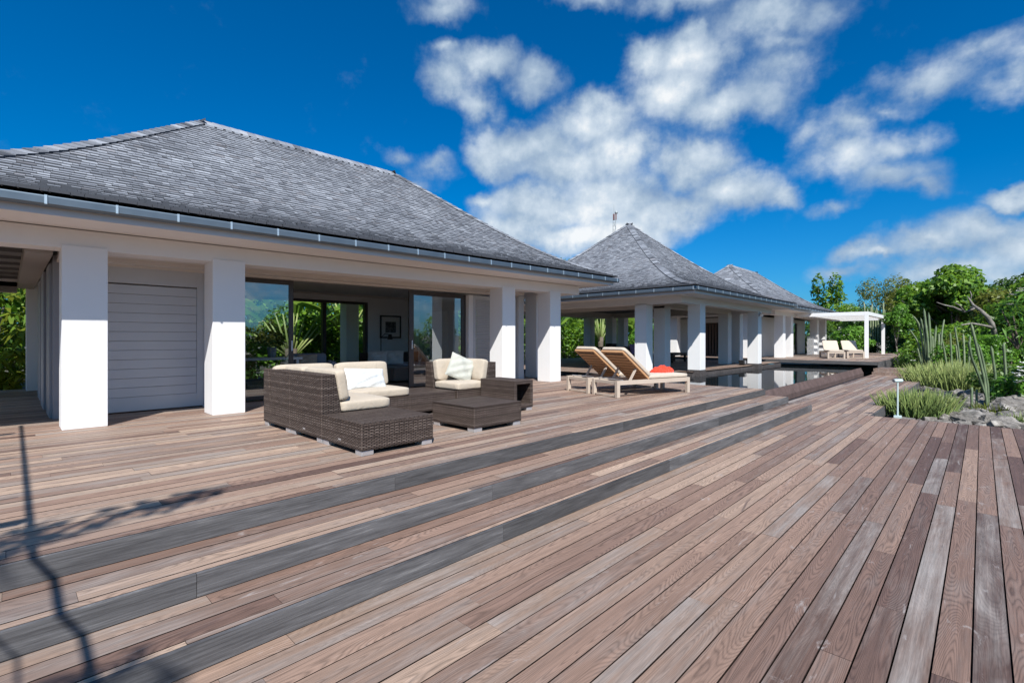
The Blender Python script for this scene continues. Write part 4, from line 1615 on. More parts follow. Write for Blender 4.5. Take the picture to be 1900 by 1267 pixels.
def crumple(name, label, cat, loc, rz, mat):
    """a heap of folded cloth: several lobes, each with radiating pleats"""
    rg = random.Random(4)
    V, Fc = [], []
    lobes = [(-.17, 0, .16, .10, .12), (.03, .02, .15, .13, .155), (.19, -.01, .15, .11, .12), (-.05, -.07, .16, .08, .08), (.12, -.08, .13, .07, .07)]
    nu, nv = 40, 16
    for (cx, cy, rx, ry, h) in lobes:
        o = len(V)
        ph = rg.random() * 6
        k1, k2 = rg.choice((7, 8, 9)), rg.choice((11, 13))
        for j in range(nv + 1):
            th = math.pi / 2 * j / nv
            for i in range(nu):
                a = 2 * math.pi * i / nu
                w = 1 + (.26 * math.sin(k1 * a + ph + 4 * th) + .17 * math.sin(k2 * a - ph + 7 * th)) * math.sin(th * 1.0 + .25)
                w += rg.uniform(-.025, .025)
                r = math.sin(th)
                V.append((cx + rx * r * w * math.cos(a), cy + ry * r * w * math.sin(a), max(0, h * math.cos(th) * (1 + .34 * math.sin(k1 * a + ph) * r + .2 * math.sin(k2 * a + 6 * th) * r) + rg.uniform(-.006, .006))))
        for j in range(nv):
            for i in range(nu):
                i2 = (i + 1) % nu
                Fc.append((o + j * nu + i, o + (j + 1) * nu + i, o + (j + 1) * nu + i2, o + j * nu + i2))
    t = mesh_obj(name, V, Fc, mat)
    t.location = loc
    t.rotation_euler = (0, 0, rz)
    t.scale = (.86, .86, .95)
    return tag(t, label, cat)


ca, sa = math.cos(AZ), math.sin(AZ)
q = Vector((8.27 + ca * 1.60 - sa * .36, 5.12 + sa * 1.60 + ca * .36, .425))
crumple('towel', 'crumpled bright red towel on the lounger cushion', 'towel', q, AZ, M_RED)
FZ = R(202)


def far_lounger(label, u, k):
    p = ray(u, HOR) * k
    cx, cy = math.cos(FZ), math.sin(FZ)
    loc = (p.x - cx * 2.06 + sy_(cy) * .39, p.y - cy * 2.06 - cx * .39, TZ)
    sun_lounger(label, loc, FZ, (.42, .87), leg_h=.36)


sy_ = lambda v: v
far_lounger('cream cushioned lounger under the pergola, next to the white house', 1552, 25.2)
far_lounger('cream cushioned lounger under the pergola, next to its front post', 1588, 25.7)

# ------------------------------------------------------------------ bollard light
t = thing('path_light', 'slim pale bollard light at the inner corner of the deck', 'light', (12.25, 1.20, -3 * RISE))
m = MB(); m.box(-.05, .07, -.06, .06, -.004, .045); m.build('base', M_LAMP, t, bevel=.006)
m = MB(); m.tube([(0, 0, .046), (0, 0, .70)], .015, 10); m.build('pole', M_LAMP, t)
m = MB(); m.tube([(-.075, .05, .735), (.085, -.055, .735)], .034, 14); m.build('lamp_head', M_LAMP, t, bevel=.004)
m = MB(); m.tube([(-.085, .057, .735), (-.0755, .05, .735)], .026, 14); m.build('lens', M_FRAMEG, t)

# ------------------------------------------------------------------ antenna mast far behind
t = thing('antenna_mast', 'red and grey lattice antenna mast rising behind the middle roof', 'antenna', (130, 81.4, -.6))
m = MB()
for a in range(3):
    an = a * 2.094
    m.tube([(1.0 * math.cos(an), 1.0 * math.sin(an), 0), (.5 * math.cos(an), .5 * math.sin(an), 40)], .09, 5)
for k in range(19):
    for a in range(3):
        r0, r1 = 1.1 - .55 * k / 19, 1.1 - .55 * (k + 1) / 19
        m.tube([(r0 * math.cos(a * 2.094), r0 * math.sin(a * 2.094), 2 * k), (r1 * math.cos((a + 1) * 2.094), r1 * math.sin((a + 1) * 2.094), 2 * k + 2)], .06, 4)
m.build('lattice', M_MASTW, t)
m = MB()
for k in range(6):
    an = k * 1.047
    m.box(.42 * math.cos(an) - .11, .42 * math.cos(an) + .11, .42 * math.sin(an) - .11, .42 * math.sin(an) + .11, 38.4, 40.2)
m.build('panel_antenna', M_MASTR, t)
m = MB(); m.tube([(.35, -.35, 40.3), (.35, -.35, 40.7), (.35, -.35, 41.1)], [.35, .5, .35], 12); m.build('dish', M_MASTW, t)
m = MB(); m.tube([(-.4, 0, 40), (-.4, 0, 43.0)], [.10, .06], 6); m.build('mast_tip', M_MASTW, t)

# ------------------------------------------------------------------ vine trellis left of the view: its shade falls over the steps
t = thing('trellis', 'timber and wire trellis left of the villa that shades the steps', 'trellis', (-1.4, 0, 0))
m = MB()
m.bar((-.06, -2.4, 2.62), (.0, 7.35, 2.62), .028, .028)
m.box(-3.2, -.06, 2.46, 2.54, 2.58, 2.66)
m.box(-3.2, -.08, 6.6, 6.68, 2.58, 2.66)
m.build('beam', M_GREYL, t)
m = MB()
for x in (-.22, -.42, -.8, -1.2):
    m.tube([(x - .05, -2.4, 2.62), (x - .02, 7.3, 2.62)], .009, 5)
for y in (3.2, 4.9, 5.75):
    m.tube([(-2.2, y - .2, 2.67), (-.075, y, 2.62)], .012, 5)
m.build('wire', M_FOOT, t)
for x, y in ((-3.1, 2.5), (-3.1, -2.3), (-3.1, 6.62)):
    m = MB(); m.box(x - .05, x + .05, y - .05, y + .05, -.41 if y < 3.6 else 0, 2.578); m.build('post', M_GREYL, t)
rv = np.random.default_rng(31)
P_, N_ = crown_points(rv, [(-.9, 4.2, 2.72, .3, .05, .05), (-1.2, 5.1, 2.72, .35, .06, .05), (-1.9, 2.5, 2.72, .5, .12, .1)], 160, shell=.2)
V, Fc = leaf_faces(P_, N_, .11, .04, rv)
mesh_obj('vine_leaves', V, Fc, L_BROAD, t, smooth=False, lv=rv.random(len(Fc)))
# a tree out of view at the left: sparse outer twigs throw soft leaf shade on the deck
cl = [(.55 - .585 * 6 + 6, 4.2 - .709 * 6 + 2, 6.4, .55, .16, .22), (-.1 - .585 * 6 + 6, 4.0 - .709 * 6 + 2, 6.4, .5, .28, .3), (-.8 - .585 * 6 + 6, 4.1 - .709 * 6 + 2, 6.5, .6, .4, .3), (1.05 - .585 * 6 + 6, 4.35 - .709 * 6 + 2, 6.35, .35, .10, .15),
      (.0 - .585 * 6 + 6, 2.45 - .709 * 6 + 2, 6.4, .42, .26, .3), (-.6 - .585 * 6 + 6, 2.3 - .709 * 6 + 2, 6.5, .6, .4, .3), (.9, -.6, 6.6, .9, .8, .6), (0, 0, 6.4, 1.2, 1.2, .9), (.6, .9, 6.6, .9, .6, .6)]
add_tree('shade_tree', 'leafy tree left of the view whose soft leaf shade falls on the steps', 'tree', (-6, -2, -.6), cl, 4200, .15, .055, L_BROAD, M_BARK,
         [(0, 0, 0), (.2, .1, 2.4), (.1, 0, 5.0)], 301, 3, .07)

# ------------------------------------------------------------------ garden beside the path
GZ = -0.70


def blades(n, rx, ry, h, w, rng, lean=.35, curve=.3, seg=4, rot=None):
    """clump of thick upright succulent blades: tapering four-sided spikes"""
    V, Fc, lv = [], [], []
    for i in range(n):
        a, r = rng.uniform(0, 6.283), math.sqrt(rng.random())
        x, y = rx * r * math.cos(a), ry * r * math.sin(a)
        hh = h * rng.uniform(.7, 1.12) * (1 - .22 * r ** 2)
        oa = math.atan2(y, x) + rng.normal() * .7
        ln = lean * (r ** 1.3) * rng.uniform(.5, 1.3) + abs(rng.normal()) * .06
        ww = w * rng.uniform(.7, 1.3)
        o = len(V)
        b = rng.random()
        for j in range(seg + 1):
            t = j / seg
            off = hh * ln * (t + curve * t * t)
            cx, cy, cz = x + off * math.cos(oa), y + off * math.sin(oa), hh * t * math.cos(ln * .8)
            k = ww * (1 - t) ** .55 * (.55 + .45 * (1 - t)) + .002
            for q in range(3):
                an = q * 2.094 + oa
                V.append((cx + k * math.cos(an), cy + k * math.sin(an), cz))
        for j in range(seg):
            for q in range(3):
                q2 = (q + 1) % 3
                Fc.append((o + j * 3 + q, o + j * 3 + q2, o + (j + 1) * 3 + q2, o + (j + 1) * 3 + q))
                lv.append(min(1, max(0, b * .55 + .5 * j / seg - .05)))
    return np.array(V), np.array(Fc), lv


def succulent(label, u, v, z, n, rx, ry, h, w, mat, seed, rz=0.0, lean=.5, name='succulent_clump'):
    p = at_z(u, v, z)
    V, Fc, lv = blades(n, rx, ry, h, w, np.random.default_rng(seed), lean)
    o = mesh_obj(name, V, Fc, mat, None, smooth=False, lv=lv)
    o.location = (p.x, p.y, z)
    o.rotation_euler = (0, 0, rz)
    return tag(o, label, 'plant')


succulent('spiky green succulent clump growing around the foot of the bollard light', 1702, 770, -.62, 620, .74, .46, .62, .020, L_ALOE, 1, R(-50), .40)
succulent('big yellow green succulent clump beside the far end of the path', 1768, 722, -.70, 1050, 1.55, 1.2, 1.05, .028, L_ALOEY, 2, R(-30), .42)
succulent('small yellow green succulent on the rocks at the right edge', 1892, 790, -.7, 60, .3, .3, .3, .016, L_ALOE, 3)
succulent('pale yellow succulent behind the large clump', 1735, 700, -.70, 420, 1.7, 1.2, .9, .034, L_ALOEY, 4, 0, .6)
succulent('reddish low succulent between the rocks near the deck', 1842, 768, -.62, 120, .45, .35, .28, .018, L_OLIVE, 5, 0, .8)
succulent('thin olive succulent below the tall cactus', 1802, 712, -.7, 160, .6, .5, .6, .02, L_OLIVE, 8, 0, .5)


def rock(label, u, v, z, sx, sy, sz, seed, rz=0.0, group=None):
    p = at_z(u, v, z)
    rg = random.Random(seed)
    bm = bmesh.new()
    bmesh.ops.create_icosphere(bm, subdivisions=4, radius=1)
    from mathutils import noise as mn
    off = Vector((rg.random() * 50, rg.random() * 50, rg.random() * 50))
    planes = []
    for k in range(12):
        d = Vector((rg.gauss(0, 1), rg.gauss(0, 1), rg.gauss(0, 1))).normalized()
        planes.append((d, rg.uniform(.55, .88)))
    for vt in bm.verts:
        c = vt.co.copy()
        for d, h in planes:
            s = c.dot(d)
            if s > h:
                c -= d * (s - h) * .92
        n = mn.fractal(vt.co * 1.6 + off, .9, 2.1, 5)
        c *= 1 + .20 * n
        vt.co = Vector((c.x * sx, c.y * sy, c.z * sz))
    me = bpy.data.meshes.new('rock')
    bm.to_mesh(me)
    bm.free()
    me.materials.append(M_ROCK)
    o = bpy.data.objects.new('rock', me)
    COL.objects.link(o)
    o.location = (p.x, p.y, z + sz * .25)
    o.rotation_euler = (rg.uniform(-.2, .2), rg.uniform(-.2, .2), rz + rg.random())
    return tag(o, label, 'rock', group)


rg = random.Random(12)
spots = [(1868, 770, .6, .5, .34), (1893, 762, .5, .45, .36), (1886, 782, .5, .35, .2), (1830, 776, .75, .4, .16), (1795, 780, .6, .35, .13), (1860, 788, .6, .3, .12), (1790, 742, .4, .3, .26), (1775, 735, .4, .25, .2)]
for k in range(400):
    if len(spots) >= 64:
        break
    v = rg.uniform(710, 788)
    u = rg.uniform(1690, 1875)
    lo = 1695 + (v - 708) * .75
    if u < lo or u > lo + 95 or (v < 738 and u > 1738):
        continue
    dd = 904 * 1.81 / (v - 629)
    sz = rg.uniform(6, 15) * dd / 904
    if any((u - a[0]) ** 2 + ((v - a[1]) * 2) ** 2 < 9 ** 2 for a in spots):
        continue
    spots.append((u, v, sz * rg.uniform(1.2, 2.2), sz * rg.uniform(.8, 1.3), sz * rg.uniform(.45, .9)))
for i, (u, v, sx, sy, sz) in enumerate(spots):
    rock('grey weathered garden rock in the slope below the path', u, v, -.66, sx, sy, sz, 100 + i, group='grey rocks in the garden slope')
# rubble between the rocks: nobody could count it
rg = random.Random(77)
mb = MB()
for i in range(520):
    u, v = rg.uniform(1665, 1900), rg.uniform(705, 792)
    p = at_z(u, v, -.66)
    if p.y > 1.45 or p.x < 12.35:
        continue
    s = rg.uniform(.03, .13)
    Mx = Matrix.Translation(p) @ Matrix.Rotation(rg.random() * 6, 4, 'Z') @ Matrix.Rotation(rg.uniform(-.7, .7), 4, 'X')
    mb.box(-s, s, -s * rg.uniform(.4, .9), s * .7, -s * .4, s * rg.uniform(.3, .7), mat=Mx)
ru = mb.build('rubble', M_ROCK, None, bevel=.012)
tag(ru, kind='stuff')


def cactus_px(label, d, stems, zb, seed, pale=0.0):
    """ribbed columns; every stem follows a path of view points at one distance: ((u, v), ...), radius"""
    b = at_d(stems[0][0][0][0], HOR, d)
    t = thing('cactus', label, 'cactus', (b.x, b.y, zb))
    rg = random.Random(seed)
    org = Vector((b.x, b.y, zb))
    for path, r in stems:
        dd = d + rg.uniform(-.25, .25)
        pts = [at_d(u, v, dd) - org for u, v in path]
        # smooth the path
        seg = 18
        cum = [0]
        for a, c in zip(pts, pts[1:]):
            cum.append(cum[-1] + (c - a).length)
        V, Fc, lv = [], [], []
        nr = rg.choice((6, 7))
        nn = nr * 2
        ph = rg.random() * 6
        tone = rg.random() * .45 + pale
        P_ = []
        for q in range(seg + 1):
            L = cum[-1] * q / seg
            k = max(x for x in range(len(cum)) if cum[x] <= L + 1e-9)
            k = min(k, len(pts) - 2)
            f_ = (L - cum[k]) / (cum[k + 1] - cum[k])
            P_.append(pts[k].lerp(pts[k + 1], f_))
        for _ in range(2):
            P_ = [P_[0]] + [(P_[x - 1] + P_[x] * 2 + P_[x + 1]) / 4 for x in range(1, seg)] + [P_[-1]]
        for q, c in enumerate(P_):
            s_ = q / seg
            ax_ = (P_[min(q + 1, seg)] - P_[max(q - 1, 0)]).normalized()
            e1 = ax_.cross(Vector((CT, ST, 0))).normalized()
            e2 = e1.cross(ax_)
            tip = math.sqrt(max(0.0, 1 - ((s_ - .94) / .06) ** 2)) if s_ > .94 else 1
            rr = r * .54 * (.8 + .2 * min(1, s_ * 5)) * (1 + .05 * math.sin(17 * s_ + ph)) * tip
            for w in range(nn):
                k = rr * (1.0 if w % 2 == 0 else .70) + .001
                an = math.pi * 2 * w / nn
                V.append(tuple(c + e1 * (k * math.cos(an)) + e2 * (k * math.sin(an))))
        for q in range(seg):
            for w in range(nn):
                w2 = (w + 1) % nn
                Fc.append((q * nn + w, q * nn + w2, (q + 1) * nn + w2, (q + 1) * nn + w))
                lv.append(min(1, max(0, tone + rg.random() * .35)))
        mesh_obj('stem', np.array(V), np.array(Fc), M_CACTUS, t, smooth=False, lv=lv)
    return t


cactus_px('tall many stemmed cactus behind the yellow succulent clump', 21.5,
          [(((1724, 712), (1722, 640), (1714, 571)), .085), (((1726, 712), (1727, 640), (1723, 579)), .08), (((1718, 712), (1712, 640), (1706, 600), (1692, 584)), .07), (((1720, 690), (1715, 620), (1708, 589)), .07),
           (((1730, 712), (1733, 650), (1737, 603)), .08), (((1716, 700), (1704, 635), (1687, 610)), .06), (((1735, 700), (1742, 650), (1742, 618)), .075), (((1722, 700), (1719, 650), (1719, 600)), .075),
           (((1728, 690), (1738, 660), (1746, 655), (1748, 632)), .06), (((1714, 700), (1708, 668), (1702, 645)), .055), (((1732, 700), (1731, 660), (1730, 622)), .07), (((1722, 712), (1717, 660), (1716, 590)), .07)], -.7, 1, .1)
cactus_px('pale thin cactus row between the tall cactus and the leaning one', 19,
          [(((1760, 700), (1752, 650), (1744, 615)), .06), (((1746, 640), (1748, 615), (1752, 592)), .05), (((1766, 700), (1765, 655), (1763, 616)), .06), (((1784, 700), (1778, 645), (1771, 604)), .06),
           (((1790, 700), (1789, 650), (1787, 618)), .06), (((1775, 700), (1776, 665), (1774, 640)), .05), (((1798, 700), (1798, 660), (1800, 622)), .06)], -.7, 2, .2)
cactus_px('leaning dark cactus with tall stems among the rocks', 12.0,
          [(((1832, 764), (1827, 705), (1815, 655), (1801, 597)), .055), (((1829, 735), (1815, 693), (1803, 665), (1797, 632)), .05), (((1834, 764), (1833, 715), (1822, 660), (1815, 637)), .05),
           (((1803, 760), (1803, 718)), .05), (((1812, 760), (1812, 722)), .045), (((1843, 770), (1843, 748)), .05), (((1830, 764), (1829, 740)), .05)], -.7, 3)
cactus_px('two short upright cactus columns near the right edge', 14.2,
          [(((1852, 746), (1846, 690), (1839, 641)), .058), (((1868, 744), (1866, 690), (1862, 635)), .062), (((1858, 746), (1857, 715)), .05)], -.7, 4)
cactus_px('dense pale cactus clump rising behind the pergola', 40,
          [(((1606 + k * 4.6, 640), (1606 + k * 4.6, 600), (1605 + k * 4.6 + (k * 7 % 5 - 2), 560 + (k * 5 % 7) * 2.5)), .11) for k in range(9)], -.6, 5, .3)


# yucca / agave rosettes
def rosette(label, u, v, z, n, L, w, seed, mat=None, name='agave', hgt=.25):
    p = at_z(u, v, z)
    rng = np.random.default_rng(seed)
    V, Fc, lv = [], [], []
    for i in range(n):
        a = rng.uniform(0, 6.283)
        el = rng.uniform(-.1, 1.45)
        l = L * rng.uniform(.75, 1.1)
        o = len(V)
        b = rng.random()
        for j in range(5):
            t = j / 4
            r = l * t * math.cos(el) * (1 + .1 * t)
            zz_ = hgt + l * t * math.sin(el) - .28 * l * t * t * math.cos(el)
            ww = w * (1 - t) ** .7 * (.4 + 1.2 * t * (1 - t) + .6 * (1 - t)) + .003
            V.append((r * math.cos(a) - ww * math.sin(a), r * math.sin(a) + ww * math.cos(a), zz_ + ww * .3))
            V.append((r * math.cos(a), r * math.sin(a), zz_))
            V.append((r * math.cos(a) + ww * math.sin(a), r * math.sin(a) - ww * math.cos(a), zz_ + ww * .3))
        for j in range(4):
            for q in range(2):
                Fc.append((o + j * 3 + q, o + j * 3 + q + 1, o + (j + 1) * 3 + q + 1, o + (j + 1) * 3 + q))
                lv.append(b * .7 + .1 * j)
    o = mesh_obj(name, np.array(V), np.array(Fc), mat or L_YUCCA, None, smooth=False, lv=lv)
    o.location = (p.x, p.y, z)
    return tag(o, label, 'plant')


rosette('spiky yellow green rosette plant beside the small round tree', 1677, 655, .0, 150, .75, .03, 3, hgt=.45)
rosette('spiky rosette plant in the shade behind the right cactus', 1852, 716, -.7, 60, .6, .03, 4)


def sphere_flowers(t, pts, r, rng):
    m = MB()
    for p in pts:
        p = Vector(p)
        for k in range(5):
            a = k * 1.2566 + rng.random()
            d = Vector((math.cos(a), math.sin(a), .5)).normalized()
            s = d.cross(Vector((0, 0, 1))).normalized()
            m.quad([p, p + d * r * .6 + s * r * .5, p + d * r, p + d * r * .6 - s * r * .5])
    m.build('flower', M_FLOWER, t, fix=False)


def shrub(label, u, v, z, rx, ry, rz_, n, L, Wd, mat, seed, name='shrub', nc=9, flowers=0, fr=.12, d=None, cat='shrub'):
    p = at_z(u, v, z) if d is None else ray(u, HOR) * d
    rng = np.random.default_rng(seed)
    t = thing(name, label, cat, (p.x, p.y, z))
    cl = make_clumps(rng, rx, ry, rz_ / 2, 0, nc, .42)
    P_, N_ = crown_points(rng, cl, n)
    P_[:, 2] = np.maximum(P_[:, 2], .02)
    V, Fc = leaf_faces(P_, N_, L, Wd, rng)
    mesh_obj('foliage', V, Fc, mat, t, smooth=False, lv=rng.random(len(Fc)))
    m = MB()
    for c in cl[:6]:
        m.tube([(0, 0, 0), (c[0] * .5, c[1] * .5, c[2] * .6), c[:3]], [.035, .025, .012], 5)
    m.build('stem', M_BARKD, t)
    if flowers:
        idx = rng.choice(len(P_), flowers * 7, replace=False)
        idx = sorted(idx, key=lambda i: -((P_[i] - P_.mean(0)) / P_.std(0) @ np.array([-p.x / p.length, -p.y / p.length, .55])))[:flowers]
        sphere_flowers(t, [P_[i] * 1.1 + np.array([-p.x / p.length, -p.y / p.length, .3]) * .12 for i in idx], fr, random.Random(seed))
    return t


shrub('frangipani bush with white flowers behind the far loungers', 1590, 655, TZ - .1, 2.3, 1.6, 2.0, 2600, .34, .11, L_FRANGI, 41, flowers=9, d=37)
shrub('dark bush with a white flower beside the terrace steps', 1694, 690, -.5, .62, .6, 1.15, 1300, .12, .055, L_DARK, 42, flowers=2, fr=.14, d=23.5)
shrub('white flowered frangipani at the right edge above the rocks', 1878, 716, -.6, .45, .42, 1.15, 520, .26, .07, L_FRANGI, 43, flowers=15, fr=.10, d=12.6)
shrub('low dark green bush under the flat topped hedge', 1850, 690, -.7, 1.6, 1.2, 1.1, 1800, .16, .07, L_DARK, 44)
shrub('small olive bush in front of the leaning cactus', 1760, 690, -.7, 1.2, 1.0, .9, 1400, .12, .05, L_OLIVE, 45)
shrub('reddish olive bush behind the yellow succulent clump', 1782, 700, -.7, 1.2, .8, 1.0, 1300, .10, .05, L_OLIVE, 46)
shrub('tall white flowered frangipani leaning in at the upper right edge', 1888, 700, .9, .42, .4, 1.6, 170, .32, .05, L_FRANGI, 47, flowers=9, fr=.10, d=13)
shrub('green bush at the foot of the hedge by the right edge', 1890, 690, -.7, 1.2, .9, 1.0, 1300, .16, .06, L_BROAD, 48, d=18)

shrub('bushy green shrub behind the tall cactus', 1712, 690, -.7, 1.3, 1.0, 2.4, 2200, .17, .08, L_BROAD, 130, nc=14, d=24.5)
shrub('olive shrub between the cactus columns', 1752, 690, -.7, 1.2, .9, 2.1, 2000, .14, .06, L_OLIVE, 131, nc=14, d=21.5)
shrub('loose light green shrub behind the leaning cactus', 1795, 690, -.7, 1.1, .9, 1.9, 1800, .15, .07, L_FRANGI, 132, nc=12, d=20)
shrub('dark green shrub at the foot of the two short cactus columns', 1850, 690, -.7, .8, .7, 1.1, 1300, .13, .06, L_DARK, 133, nc=10, d=15.5)
shrub('dark shrub under the frangipani at the right edge', 1890, 690, -.7, .9, .7, .8, 1300, .13, .06, L_DARK, 134, nc=10, d=15)
shrub('green shrub beyond the right end wall of the far house', 1499, 660, -.5, 2.0, 1.5, 4.6, 3000, .3, .13, L_DARK, 135, nc=16, d=47)
shrub('tall dark shrub far behind the long pavilion table', 1067, 660, -.5, 4.5, 1.6, 6.5, 5000, .36, .17, L_DARK, 136, nc=24, d=44)
# clipped hedge
rng = np.random.default_rng(51)
t = thing('hedge', 'flat topped clipped hedge behind the cactus columns', 'hedge', tuple(at_d(1893, 640, 22)[:2]) + (-.7,), YAW - R(90))
n = 9000
P_ = rng.uniform(-1, 1, (n, 3)) * np.array([2.3, 1.2, .85])
ax = rng.integers(0, 3, n)
for i in range(3):
    s = np.where(ax == i)[0]
    P_[s, i] = np.sign(P_[s, i]) * np.array([2.3, 1.2, .85])[i] * rng.uniform(.86, 1.04, len(s))
keep = P_[:, 2] > -.8
P_ = P_[keep]
nr_ = P_ / np.array([2.3, 1.2, .85])
nr_ = np.sign(nr_) * np.abs(nr_) ** 5 + rng.normal(size=P_.shape) * .4 + np.array([0, 0, .3])
P_[:, 2] += 1.15
V, Fc = leaf_faces(P_, nr_, .13, .07, rng)
mesh_obj('foliage', V, Fc, L_HEDGE, t, smooth=False, lv=rng.random(len(Fc)))
m = MB()
for k in range(6):
    m.tube([(-2 + k * .8, 0, 0), (-2 + k * .8 + .1, .1, 1.3)], [.04, .02], 6)
m.build('stem', M_BARKD, t)

# ------------------------------------------------------------------ trees
def tree_at(label, u, d, rx, ry, rz_, zc, n, L, Wd, mat, seed, nc=16, cr=.36, bark=None, name='tree', trad=.14, group=None, lean=(0, 0), branches=6, z0=-.7, cat='tree'):
    p = ray(u, HOR) * d
    rng = np.random.default_rng(seed)
    cl = make_clumps(rng, rx, ry, rz_, zc - rz_, nc, cr)
    tr = [(0, 0, 0), (lean[0] * .3, lean[1] * .3, zc * .3), (lean[0], lean[1], zc * .75)]
    return add_tree(name, label, cat, (p.x, p.y, z0), cl, n, L, Wd, mat, bark or M_BARK, tr, seed, branches, trad, group)


# behind the pergola and to the right
tree_at('tall thin dark tree standing alone beyond the far roof', 1535, 52, 1.35, 1.35, 2.5, 6.2, 900, .42, .2, L_BROAD, 61, nc=13, cr=.33)
tree_at('olive green fine leaved tree topped with a dark tuft', 1640, 50, 2.6, 2.6, 2.6, 5.6, 5000, .26, .09, L_OLIVE, 62, nc=20, bark=M_BARKD)
tree_at('small dark tree between the olive tree and the big broad tree', 1680, 54, 1.7, 1.7, 2.0, 6.3, 2600, .3, .12, L_DARK, 63, nc=12)
tree_at('low rounded green trees behind the pergola roof', 1572, 50, 3.6, 2.5, 1.9, 3.6, 4800, .28, .13, L_BROAD, 64, nc=18)
tree_at('dark low bushy tree behind the pergola posts', 1610, 46, 3.6, 2.5, 2.0, 2.8, 4500, .28, .12, L_DARK, 65, nc=18)
tree_at('dark bushy tree right of the pale cactus clump', 1660, 42, 2.6, 2.5, 2.0, 3.3, 4200, .26, .12, L_DARK, 66, nc=16)
tree_at('small round topped tree on a thin pale trunk beside the pergola', 1668, 30, .85, .85, .75, 3.0, 2600, .15, .08, L_FRANGI, 67, nc=14, cr=.4, trad=.06, lean=(-.15, .2))
# the big sea grape like tree, with grey limbs showing
tree_at('big broad leaved tree with bare grey limbs above the cactuses', 1752, 36, 3.7, 2.6, 2.2, 4.75, 12000, .29, .22, L_BROAD, 68, nc=24, cr=.32, trad=.2, lean=(.8, -.9), branches=12)
p = ray(1835, HOR) * 22.5
t = thing('dead_branch', 'bare grey fallen trunk forked in front of the big tree', 'branch', (p.x, p.y, 0))
sd, fw_ = Vector((ST, -CT, 0)), Vector((CT, ST, 0))
pt = lambda u, v, d_=24.0: at_d(u, v, d_ - 1.5) - Vector((p.x, p.y, 0))
m = MB()
m.tube([pt(1843, 610), pt(1840, 600), pt(1832, 588), pt(1821, 577), pt(1812, 572, 24.6), pt(1800, 570, 25)], [.10, .10, .09, .07, .05, .03], 8)
m.tube([pt(1842, 608), pt(1825, 604), pt(1803, 600, 23.7), pt(1784, 603, 23.5)], [.08, .055, .045, .03], 7)
m.tube([pt(1821, 577), pt(1806, 566, 24.6), pt(1800, 557, 25), pt(1795, 550, 25)], [.07, .05, .04, .02], 6)
m.tube([pt(1812, 572, 24.6), pt(1790, 579, 25), pt(1770, 570, 25.3), pt(1752, 566, 25.5), pt(1738, 561, 25.5)], [.06, .05, .045, .035, .02], 6)
m.tube([pt(1800, 557, 25), pt(1803, 548, 25), pt(1800, 540, 25)], [.035, .025, .015], 5)
m.tube([pt(1790, 579, 25), pt(1780, 566, 25), pt(1772, 562, 25)], [.035, .025, .015], 5)
m.tube([pt(1843, 610), pt(1848, 632, 24.8), pt(1850, 650, 25.2)], [.10, .11, .12], 8)
m.build('trunk', M_BARK, t, smooth=True)
tree_at('dark green tree behind the fallen trunk', 1835, 36, 3.0, 2.4, 1.9, 3.6, 5200, .28, .15, L_DARK, 69, nc=18)
tree_at('green tree with a ragged top at the right edge', 1888, 30, 2.2, 2.2, 1.9, 3.6, 4200, .28, .14, L_OLIVE, 70, nc=16)
tree_at('dark ragged tree on the skyline near the right edge', 1862, 46, 1.6, 1.5, 1.4, 5.6, 1900, .32, .16, L_DARK, 71, nc=9)
tree_at('dark tree cut by the right edge of the view', 1915, 40, 2.4, 2.2, 2.2, 5.2, 3800, .3, .14, L_DARK, 72, nc=14)
tree_at('mid green bushy tree behind the big broad tree', 1725, 40, 3.2, 2.5, 2.3, 4.3, 5600, .28, .15, L_BROAD, 73, nc=20)
tree_at('low green bushes behind the cactus row', 1770, 27, 3.6, 1.6, 1.1, 1.5, 4600, .2, .1, L_BROAD, 74, nc=20, name='bush', cat='bush', trad=.08)
tree_at('dark low bushes right of the cactus row', 1845, 29, 3.2, 1.6, 1.2, 1.6, 4200, .2, .1, L_DARK, 75, nc=18, name='bush', cat='bush', trad=.08)
tree_at('bright green tree in front of the dark trees at the far right', 1905, 23, 1.9, 1.7, 1.7, 2.6, 3600, .22, .13, L_BROAD, 76, nc=16)
shrub('low dark shrub row added as black shade beyond the terrace between the pergola posts', 1600, 660, -.5, 3.6, 1.2, 2.3, 4200, .24, .11, L_DARK, 120, nc=24, d=43)  # this row and the next are added for the shade under the trees
shrub('low dark shrub row added as black shade right of the pergola posts', 1668, 660, -.5, 2.6, 1.0, 1.9, 3000, .24, .11, L_DARK, 121, nc=18, d=38)
# tips seen over the roofs
tree_at('tree whose tip shows between the near and the middle roof', 1052, 42, 2.0, 2.0, 2.4, 6.2, 2600, .3, .14, L_BROAD, 77, nc=12)
tree_at('tree whose tip shows over the far roof ridge', 1414, 60, 1.6, 1.6, 2.4, 6.9, 2600, .3, .12, L_FRANGI, 78, nc=12)
tree_at('dark tree whose tip shows right of the middle roof', 1318, 55, 2.0, 2.0, 2.4, 6.5, 2600, .3, .14, L_DARK, 79, nc=12)
